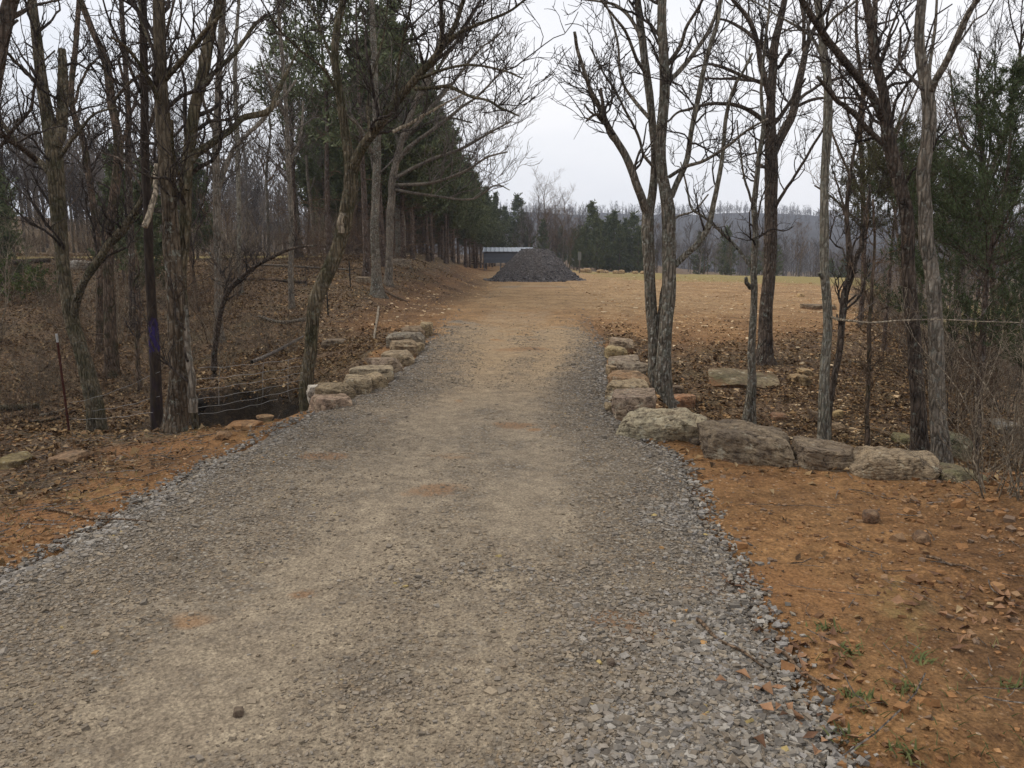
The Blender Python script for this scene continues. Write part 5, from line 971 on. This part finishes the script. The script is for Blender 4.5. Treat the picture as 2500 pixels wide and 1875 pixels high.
for (u, v, s, lab) in [(2150, 1075, .55, 'bare twiggy bush beyond the mossy end stone'), (2225, 1085, .5, 'bare bush at the right frame edge on stony clay'), (2190, 1010, .8, 'tangled bare bush below the pointed cedar'), (2120, 1040, .5, 'small bare bush against the mossy end stone'), (2215, 985, .9, 'tall bare bush at the frame edge above the clay'), (40, 880, .55, 'bare twiggy bush left of the rusty post'), (100, 800, .5, 'bare bush behind the rusty post at the ravine lip'), (250, 870, .35, 'low bare bush between rusty post and painted trunk')]:
    g = hit(u, v); put(SH[1 if u > 1000 else r_.integers(0, 4)], (g[0], g[1], float(HG(g[0], g[1]))), r_.uniform(0, 6.28), s, lab, 'bare bushes close to the driveway')

def leafy(u, v, y, s, lab, seed):
    p = at_depth(u, v, y); r = np.random.default_rng(seed); root = thing('green_shrub', lab, 'shrub', (p[0], y, float(H(p[0], y)))); n0 = 12; P = [r.normal(0, .12, (n0, 3)) * np.array([1, 1, 0])]; D = nrm(np.stack([r.normal(0, .5, n0), r.normal(0, .5, n0), np.ones(n0)], 1))
    for i in range(9): D = nrm(D + r.normal(size=(n0, 3)) * .2 - np.array([0, 0, .05])); P.append(P[-1] + D * s / 8)
    P = np.stack(P, 1); R = np.linspace(.009, .003, 10)[None].repeat(n0, 0); p1, r1 = grow(P, R, 90, 7, .2 * s, .5 * s, (25, 70), .1, 1, .25, 0, .6, .006, .002, .4, r); MB().tubes(P, R, 4).tubes(p1, r1, 3).build('stems', M['twig_brown'], root)
    V, F = sprays(p1, 1500, .06, .018, r); MB().add(V, F).build('leaves', M['green_leaf'], root, smooth=False)
leafy(30, 590, 20, 1.1, 'green leaved honeysuckle bush at the far left under the trees', 61); leafy(95, 590, 21, .8, 'smaller green leaved bush beside the forked tree', 62)
# ------------------------------------------------------------------ fence, shelter, meter box, logs
def tpost(u, v, vt, label, mat='rust', y=None, tip=True):
    g = hit(u, v) if y is None else np.array([at_depth(u, v, y)[0], y, 0]); g[2] = HG(g[0], g[1]); h = at_depth(u, vt, g[1])[2] - g[2]
    t = thing('fence_post', label, 'post', g, 'steel fence posts'); hh = h * .915 if tip else h
    mb = MB().box((-.016, -.003, -.2), (.016, .003, hh)).box((-.003, -.018, -.2), (.003, -.0032, hh - .004))
    for z in np.arange(.1, hh - .05, .06): mb.box((-.006, .0032, z), (.006, .010, z + .012))
    mb.build('post_body', M[mat], t, smooth=False)
    if tip: MB().box((-.0165, -.0035, hh + .001), (.0165, .0035, h)).box((-.0035, -.0185, hh + .001), (.0035, -.0038, h - .003)).build('post_tip', M['white_paint'], t, smooth=False)
    t.rotation_euler = (rad(1.5), rad(-1), .3); return g
g0 = tpost(150, 936, 720, 'rusty red steel post with a white tip on the left verge')
g1 = tpost(709, 682, 604, 'dark thin steel post just beyond the leaning tree', 'green_post', tip=False); g2 = tpost(757, 620, 563, 'dark thin steel post farther up the bank', 'green_post', tip=False)
def strand(mb, a, b, sag, r=.002, n=24):
    t = np.linspace(0, 1, n)[:, None]; P = np.array(a) * (1 - t) + np.array(b) * t; P[:, 2] -= sag * 4 * (t * (1 - t))[:, 0]; P[:, 2] += .006 * np.sin(t[:, 0] * 23)
    mb.tubes(P[None], np.full((1, n), r), 4); return P
A = at_depth(425, 850, 7.25); Bp = at_depth(655, 830, 9.2)
t = thing('wire_fence', 'sagging wire mesh fence strung between the posts and trees over the creek', 'fence', (A[0], A[1], HG(A[0], A[1])))
lines = [((420, 838), (652, 795)), ((420, 862), (652, 808)), ((422, 884), (652, 823)), ((422, 906), (652, 838))]
allp = []
for k_, (a, b) in enumerate([((428, 795), (655, 772)), ((424, 820), (655, 789)), ((424, 842), (655, 804)), ((424, 863), (655, 820)), ((424, 882), (655, 836)), ((424, 896), (600, 862))]):
    mb = MB(); P = strand(mb, at_depth(*a, 7.25), at_depth(*b, 9.2 if k_ < 5 else 8.6), .02); allp.append(P); mb.build('wire', M['wire'], t, t.location)
for f_ in (.2, .58, .85):
    i = int(f_ * 23); P = np.array([p[i] for p in allp[:5]]); mb = MB(); mb.tubes(P[None], np.full((1, 5), .002), 4); mb.build('stay_wire', M['wire'], t, t.location)
for (a, b, s) in [((152, 870), (345, 802), .05), ((178, 888), (345, 855), .04), ((152, 905), (330, 890), .03)]:
    mb = MB(); strand(mb, at_depth(*a, float(g0[1])), at_depth(*b, 8.15), s); mb.build('wire', M['wire'], t, t.location)
# metal shelter
def shelter():
    y = 70.; a = at_depth(1045, 560, y); x0 = a[0]; x1 = at_depth(1150, 560, y)[0]; zt = at_depth(1050, 534.5, y)[2]; zm = at_depth(1050, 543.5, y)[2]; zb = at_depth(1050, 568, y)[2]; gz = float(H(x0 + 2, y)); d = 5.
    t = thing('metal_shelter', 'low metal shelter with pale roof and dark ribbed side behind the gravel heap', 'shelter', ((x0 + x1) / 2, y, gz)); loc = t.location
    mb = MB(); n = 49; xs = np.linspace(x0 - .1, x1 + .1, n); rib = .03 * (np.arange(n) % 4 == 0); yy = [y - .15, y + d / 2, y + d + .15]; zz = [zm, zt, zm]
    V = np.stack([np.stack([xs, np.full(n, b), np.full(n, c) + rib], -1) for b, c in zip(yy, zz)], 1); i = np.arange(n - 1)[:, None] * 3 + np.arange(2)[None]
    mb.add(V, np.stack([i, i + 3, i + 4, i + 1], -1).reshape(-1, 4)); mb.add(V - np.array([0, 0, .04]), np.stack([i, i + 1, i + 4, i + 3], -1).reshape(-1, 4)); mb.build('roof', M['roof_metal'], t, loc, smooth=False)
    m = 33; zs = np.linspace(zb, zm - .06, m); off = .025 * (np.arange(m) % 4 < 2)
    for b, sg in ((y, -1), (y + d, 1)):
        V = np.stack([np.stack([np.full(m, x), b + sg * off, zs], -1) for x in (x0, x1)], 1); i = np.arange(m - 1)[:, None] * 2; mb = MB().add(V, np.concatenate([i, i + 1, i + 3, i + 2], 1)); mb.build('side_panel', M['side_metal'], t, loc, smooth=False)
    for x in np.linspace(x0 + .06, x1 - .06, 4):
        for b in (y + .08, y + d - .08): MB().box((x - .03, b - .03, gz - .5), (x + .03, b + .03, zm - .08)).build('leg', M['leg_metal'], t, loc, smooth=False)
shelter()
p = at_depth(1252, 560, 56.); gz = float(H(p[0], 56)); t = thing('meter_box', 'grey utility box on a short post beyond the gravel heap', 'utility box', (p[0], 56, gz)); zt = at_depth(1252, 545, 56)[2]; zb = at_depth(1252, 562, 56)[2]
MB().box((-.11, -.07, zb - gz), (.11, .07, zt - gz)).box((-.125, -.09, zt - gz + .002), (.125, .09, zt - gz + .03)).build('box', M['box_grey'], t, smooth=False); MB().box((-.045, -.045, -.3), (.045, .045, zb - gz - .002)).build('post', M['bark_grey'], t, smooth=False)
# logs and brush
def log(pts, w, mat, label, name='fallen_log', lift=0):
    P = np.array([hit(*q) for q in pts]); P[:, 2] = HG(P[:, 0], P[:, 1]) + w[0] * .5 + lift; P, W = resample(P, np.array(w) * .5, 24); stem_loc = P[0].copy()
    th = np.linspace(0, 6.28, 9)[:-1]; R = W[:, None] * (1 + .18 * fbm(np.stack(np.broadcast_arrays(np.cos(th)[None] + 3, np.sin(th)[None], np.linspace(0, 6, 24)[:, None]), -1), 3, 3)); o = MB().tubes(P[None], R[None], 8, True).build(name, M[mat], loc=stem_loc); return tag(o, label, 'log')
log([(340, 658), (400, 650), (452, 628)], [.07, .06, .04], 'bark_dark', 'short dark log lying on the left bank by the crooked trunks')
log([(760, 585), (560, 573), (478, 580)], [.06, .07, .05], 'bark_grey', 'long fallen log lying along the top of the left bank', )
log([(660, 612), (560, 606), (470, 608)], [.09, .1, .08], 'bark_brown', 'brown fallen log below the long log on the left bank')
log([(680, 690), (610, 702), (560, 690)], [.08, .07, .06], 'bark_grey', 'slanting log on the leafy slope behind the leaning tree')
log([(545, 800), (590, 780), (655, 742)], [.07, .06, .05], 'twig_grey', 'pale leaning pole on the slope above the creek', lift=.1)
log([(0, 885), (40, 884), (84, 882)], [.1, .1, .09], 'bark_moss', 'mossy rotting log left of the rusty post'); log([(85, 900), (125, 892), (165, 872)], [.05, .045, .03], 'dead_wood', 'pale forked stick of driftwood beside the rusty post')
log([(60, 912), (110, 908), (162, 890)], [.045, .04, .03], 'bark_brown', 'brown curved stick below the pale driftwood')
log([(818, 668), (815, 690), (810, 718), (808, 735)], [.05, .06, .05, .03], 'dead_wood', 'pale exposed root lying on the cut bank', 'exposed_root')
log([(822, 626), (850, 640), (880, 655)], [.09, .06, .03], 'bark_brown', 'root spreading from the flecked trunk down the bank', 'exposed_root')
log([(0, 574), (60, 572), (110, 568)], [.2, .18, .15], 'bark_dark', 'thick log at the far left edge under the trees')
p = hit(1028, 574); t = thing('brush_heap', 'small heap of cut wood at the end of the cedar rows', 'wood heap', p); 
for i in range(7):
    a = r_.uniform(-.5, .5); P = np.array([[-.6, r_.normal(0, .3), .1 + .08 * i], [0, r_.normal(0, .2), .2 + .08 * i], [.6, r_.normal(0, .3), .1 + .07 * i]]); P = P @ np.array([[math.cos(a), math.sin(a), 0], [-math.sin(a), math.cos(a), 0], [0, 0, 1]]); P, W = resample(P, np.full(3, .07), 8); MB().tubes(P[None], W[None], 6, True).build('cut_log', M['dead_wood' if i % 3 == 0 else 'bark_dark'], t)
for (x, y, z, l, w, h, lab) in [(-2.8, 11.4, -.95, .45, .35, .3, 'dark wet rock at the back of the creek hollow'), (-4.9, 11.5, -.9, .45, .4, .3, 'dark stone at the far end of the creek hollow')]:
    boulder((x, y, z), l, w, h, .3, int(-x * 100), (46, 40, 32), lab, 'creek_rock', cat='rock', n=14, mat='wet_rock', e=5)
# creek
n = 40; xs = np.linspace(0, 1, n); yy = np.interp(xs, [0, .3, .6, 1], [8.5, 9.6, 10.3, 12.5]); xx = np.interp(xs, [0, .3, .6, 1], [-2.3, -4, -9, -22])
def ribbon(xx, yy, z, w):
    V = np.stack([np.stack([xx, yy - w, z], -1), np.stack([xx, yy + w, z], -1)], 1); i = np.arange(len(xx) - 1)[:, None] * 2; mb = MB().add(V, np.concatenate([i, i + 2, i + 3, i + 1], 1)); return mb
o = ribbon(xx, yy, np.full(n, -1.36), np.full(n, .55)).build('creek_water', M['water']); tag(o, 'dark still creek water in the hollow', kind='structure')
xx = np.interp(xs, [0, .3, .6, 1], [6.2, 9.6, 13.5, 26]); yy = np.interp(xs, [0, .3, .6, 1], [7.5, 12, 18, 34]); zz = np.interp(xs, [0, .3, .6, 1], [-2.7, -3., -3.3, -4])
V = np.stack([np.stack([xx - 1.2, yy + .6, H(xx - 1.2, yy + .6) * 0 + zz], -1), np.stack([xx + 1.6, yy - .8, zz], -1)], 1); i = np.arange(n - 1)[:, None] * 2
o = MB().add(V, np.concatenate([i, i + 1, i + 3, i + 2], 1)).build('creek_stream', M['water']); tag(o, 'pale creek glimpsed down the ravine on the right', kind='structure')
# hills
def hill(name, y0, y1, x0, x1, crest, label, nx=160, ny=40):
    X, Y = np.meshgrid(np.linspace(x0, x1, nx), np.linspace(y0, y1, ny), indexing='ij'); t = (Y - y0) / (y1 - y0); p = np.stack([X, Y], -1)
    Z = -6 + (crest(X) + 6) * np.sin(np.clip(t, 0, 1) * np.pi * .5) ** 1.2 + 5 * fbm(p / 55, 5, 91); mb = MB(); i = np.arange(nx - 1)[:, None] * ny + np.arange(ny - 1)[None]
    mb.add(np.stack([X, Y, Z], -1).reshape(-1, 3), np.stack([i, i + ny, i + ny + 1, i + 1], -1).reshape(-1, 4)); o = mb.build(name, M['hill']); tag(o, label, kind='structure'); return lambda x, y: -6 + (crest(x) + 6) * np.sin(np.clip((y - y0) / (y1 - y0), 0, 1) * np.pi * .5) ** 1.2 + 5 * fbm(np.stack([x, y], -1) / 55, 5, 91)
hz1 = hill('far_hill', 260, 520, -420, 520, lambda x: 21 + 2. * np.sin(x / 70) - .012 * np.abs(x - 60), 'wooded ridge closing the view beyond the field')
def low_tree(r, h, full=True):
    n = 6; t = np.linspace(0, 1, n); P = np.stack([r.normal(0, .1, n) * t * h * .15, r.normal(0, .1, n) * t * h * .15, t * h], 1)[None]; R = (.014 * h * (1 - t * .85))[None]; mb = MB().tubes(P, R, 4)
    p1, r1 = grow(P, R, 16, 5, .2 * h, .45 * h, (25, 50), .3, 1, .12, .15, .6, 1, .05, .4, r); mb.tubes(p1, r1, 3); p2, r2 = grow(p1, r1, 44, 3, .08 * h, .2 * h, (25, 50), .2, 1, .15, .1, .7, .09, .05, .5, r); mb.tubes(p2, r2, 3)
    return np.concatenate(mb.v), np.concatenate(mb.f)
LT = [low_tree(np.random.default_rng(700 + i), 11) for i in range(5)]
def forest(name, N, xr_, yr_, zf, label, sc=(.7, 1.2), mat='far_twig', seed=1, pw=.8):
    r = np.random.default_rng(seed); mb = MB(); x = r.uniform(*xr_, N); y = yr_[0] + (yr_[1] - yr_[0]) * r.uniform(0, 1, N) ** pw; z = zf(x, y)
    for a, b, c in zip(x, y, z):
        V, F = LT[r.integers(0, 5)]; an = r.uniform(0, 6.28); s = r.uniform(*sc); ca, sa = math.cos(an) * s, math.sin(an) * s
        mb.add(np.stack([V[:, 0] * ca - V[:, 1] * sa + a, V[:, 0] * sa + V[:, 1] * ca + b, V[:, 2] * s + c - .3], 1), F)
    o = mb.build(name, M[mat], smooth=False); tag(o, label, kind='stuff')
forest('ridge_forest', 2600, (-300, 460), (270, 520), hz1, 'leafless forest covering the far ridge', (.35, .65), seed=2, pw=.6)
forest('crest_forest', 2000, (-260, 420), (488, 521), hz1, 'thin line of leafless trees on the crest of the ridge', (.2, .5), seed=9)
forest('valley_forest', 520, (-10, 150), (130, 260), lambda x, y: H(x, y) - 1.5, 'hazy leafless forest filling the valley before the ridge', (.6, .95), seed=3)
forest('back_forest', 420, (-110, -22), (55, 130), lambda x, y: H(x, y), 'mass of leafless trees behind the left woods', (.6, 1.1), 'twig_grey', seed=4)
# ------------------------------------------------------------------ sky, sun, air, camera
W = bpy.data.worlds.new('World'); SC.world = W; W.use_nodes = True; nt = W.node_tree; bg = nt.nodes['Background']
sky = nt.nodes.new('ShaderNodeTexSky'); sky.sky_type = 'NISHITA'; sky.sun_disc = False; sky.sun_elevation = rad(52); sky.sun_rotation = rad(-70); sky.dust_density = 4; sky.air_density = 1.2
tc = nt.nodes.new('ShaderNodeTexCoord'); mp = nt.nodes.new('ShaderNodeMapping'); mp.inputs['Scale'].default_value = (1, 1, 2.6); nt.links.new(tc.outputs['Generated'], mp.inputs[0])
nz = nt.nodes.new('ShaderNodeTexNoise'); nz.inputs['Scale'].default_value = 1.7; nz.inputs['Detail'].default_value = 5; nt.links.new(mp.outputs[0], nz.inputs['Vector'])
dt = nt.nodes.new('ShaderNodeVectorMath'); dt.operation = 'DOT_PRODUCT'; nt.links.new(tc.outputs['Generated'], dt.inputs[0]); dt.inputs[1].default_value = (.62, .5, .6)
ad = nt.nodes.new('ShaderNodeMath'); ad.operation = 'MULTIPLY_ADD'; nt.links.new(dt.outputs['Value'], ad.inputs[0]); ad.inputs[1].default_value = .42; nt.links.new(nz.outputs['Fac'], ad.inputs[2])
cr = nt.nodes.new('ShaderNodeValToRGB'); nt.links.new(ad.outputs[0], cr.inputs[0]); e = cr.color_ramp.elements; e[0].position = .5; e[0].color = (5.1, 5.35, 5.85, 1); e[1].position = .95; e[1].color = (6.8, 6.72, 6.85, 1)
mx = nt.nodes.new('ShaderNodeMix'); mx.data_type = 'RGBA'; mx.inputs[0].default_value = .9; nt.links.new(sky.outputs[0], mx.inputs[6]); nt.links.new(cr.outputs[0], mx.inputs[7]); nt.links.new(mx.outputs[2], bg.inputs['Color']); bg.inputs['Strength'].default_value = .125
sl = bpy.data.lights.new('sun', 'SUN'); sl.energy = 1.5; sl.angle = rad(40); sl.color = (1, .96, .9); so = bpy.data.objects.new('sun', sl); COL.objects.link(so); so.rotation_euler = (rad(38), 0, rad(180 + 70))
def haze():
    mb = MB().box((-480, -40, -9), (560, 560, 46)); m = bpy.data.materials.new('haze'); m.use_nodes = True; t = m.node_tree; t.nodes.remove(t.nodes['Principled BSDF']); v = t.nodes.new('ShaderNodeVolumePrincipled'); v.inputs['Color'].default_value = (.74, .83, 1, 1); v.inputs['Density'].default_value = HAZE; v.inputs['Anisotropy'].default_value = 0
    t.links.new(v.outputs[0], t.nodes['Material Output'].inputs['Volume']); o = mb.build('haze', m, smooth=False); tag(o, 'thin pale air', kind='stuff')
HAZE = .0005
if HAZE: haze()
cam = bpy.data.cameras.new('camera'); co = bpy.data.objects.new('camera', cam); COL.objects.link(co); SC.camera = co; cam.sensor_width = 36; cam.lens = 36 * FPX / 2500; cam.clip_start = .05; cam.clip_end = 3000
co.location = (0, 0, CAMH); co.rotation_euler = (math.pi / 2 - PITCH, 0, 0)
SC.view_settings.view_transform = 'Standard'; SC.view_settings.look = 'None'; SC.view_settings.exposure = .38; SC.view_settings.gamma = 1
SC.cycles.max_bounces = 6; SC.cycles.diffuse_bounces = 3; SC.cycles.volume_bounces = 1; SC.cycles.transparent_max_bounces = 8
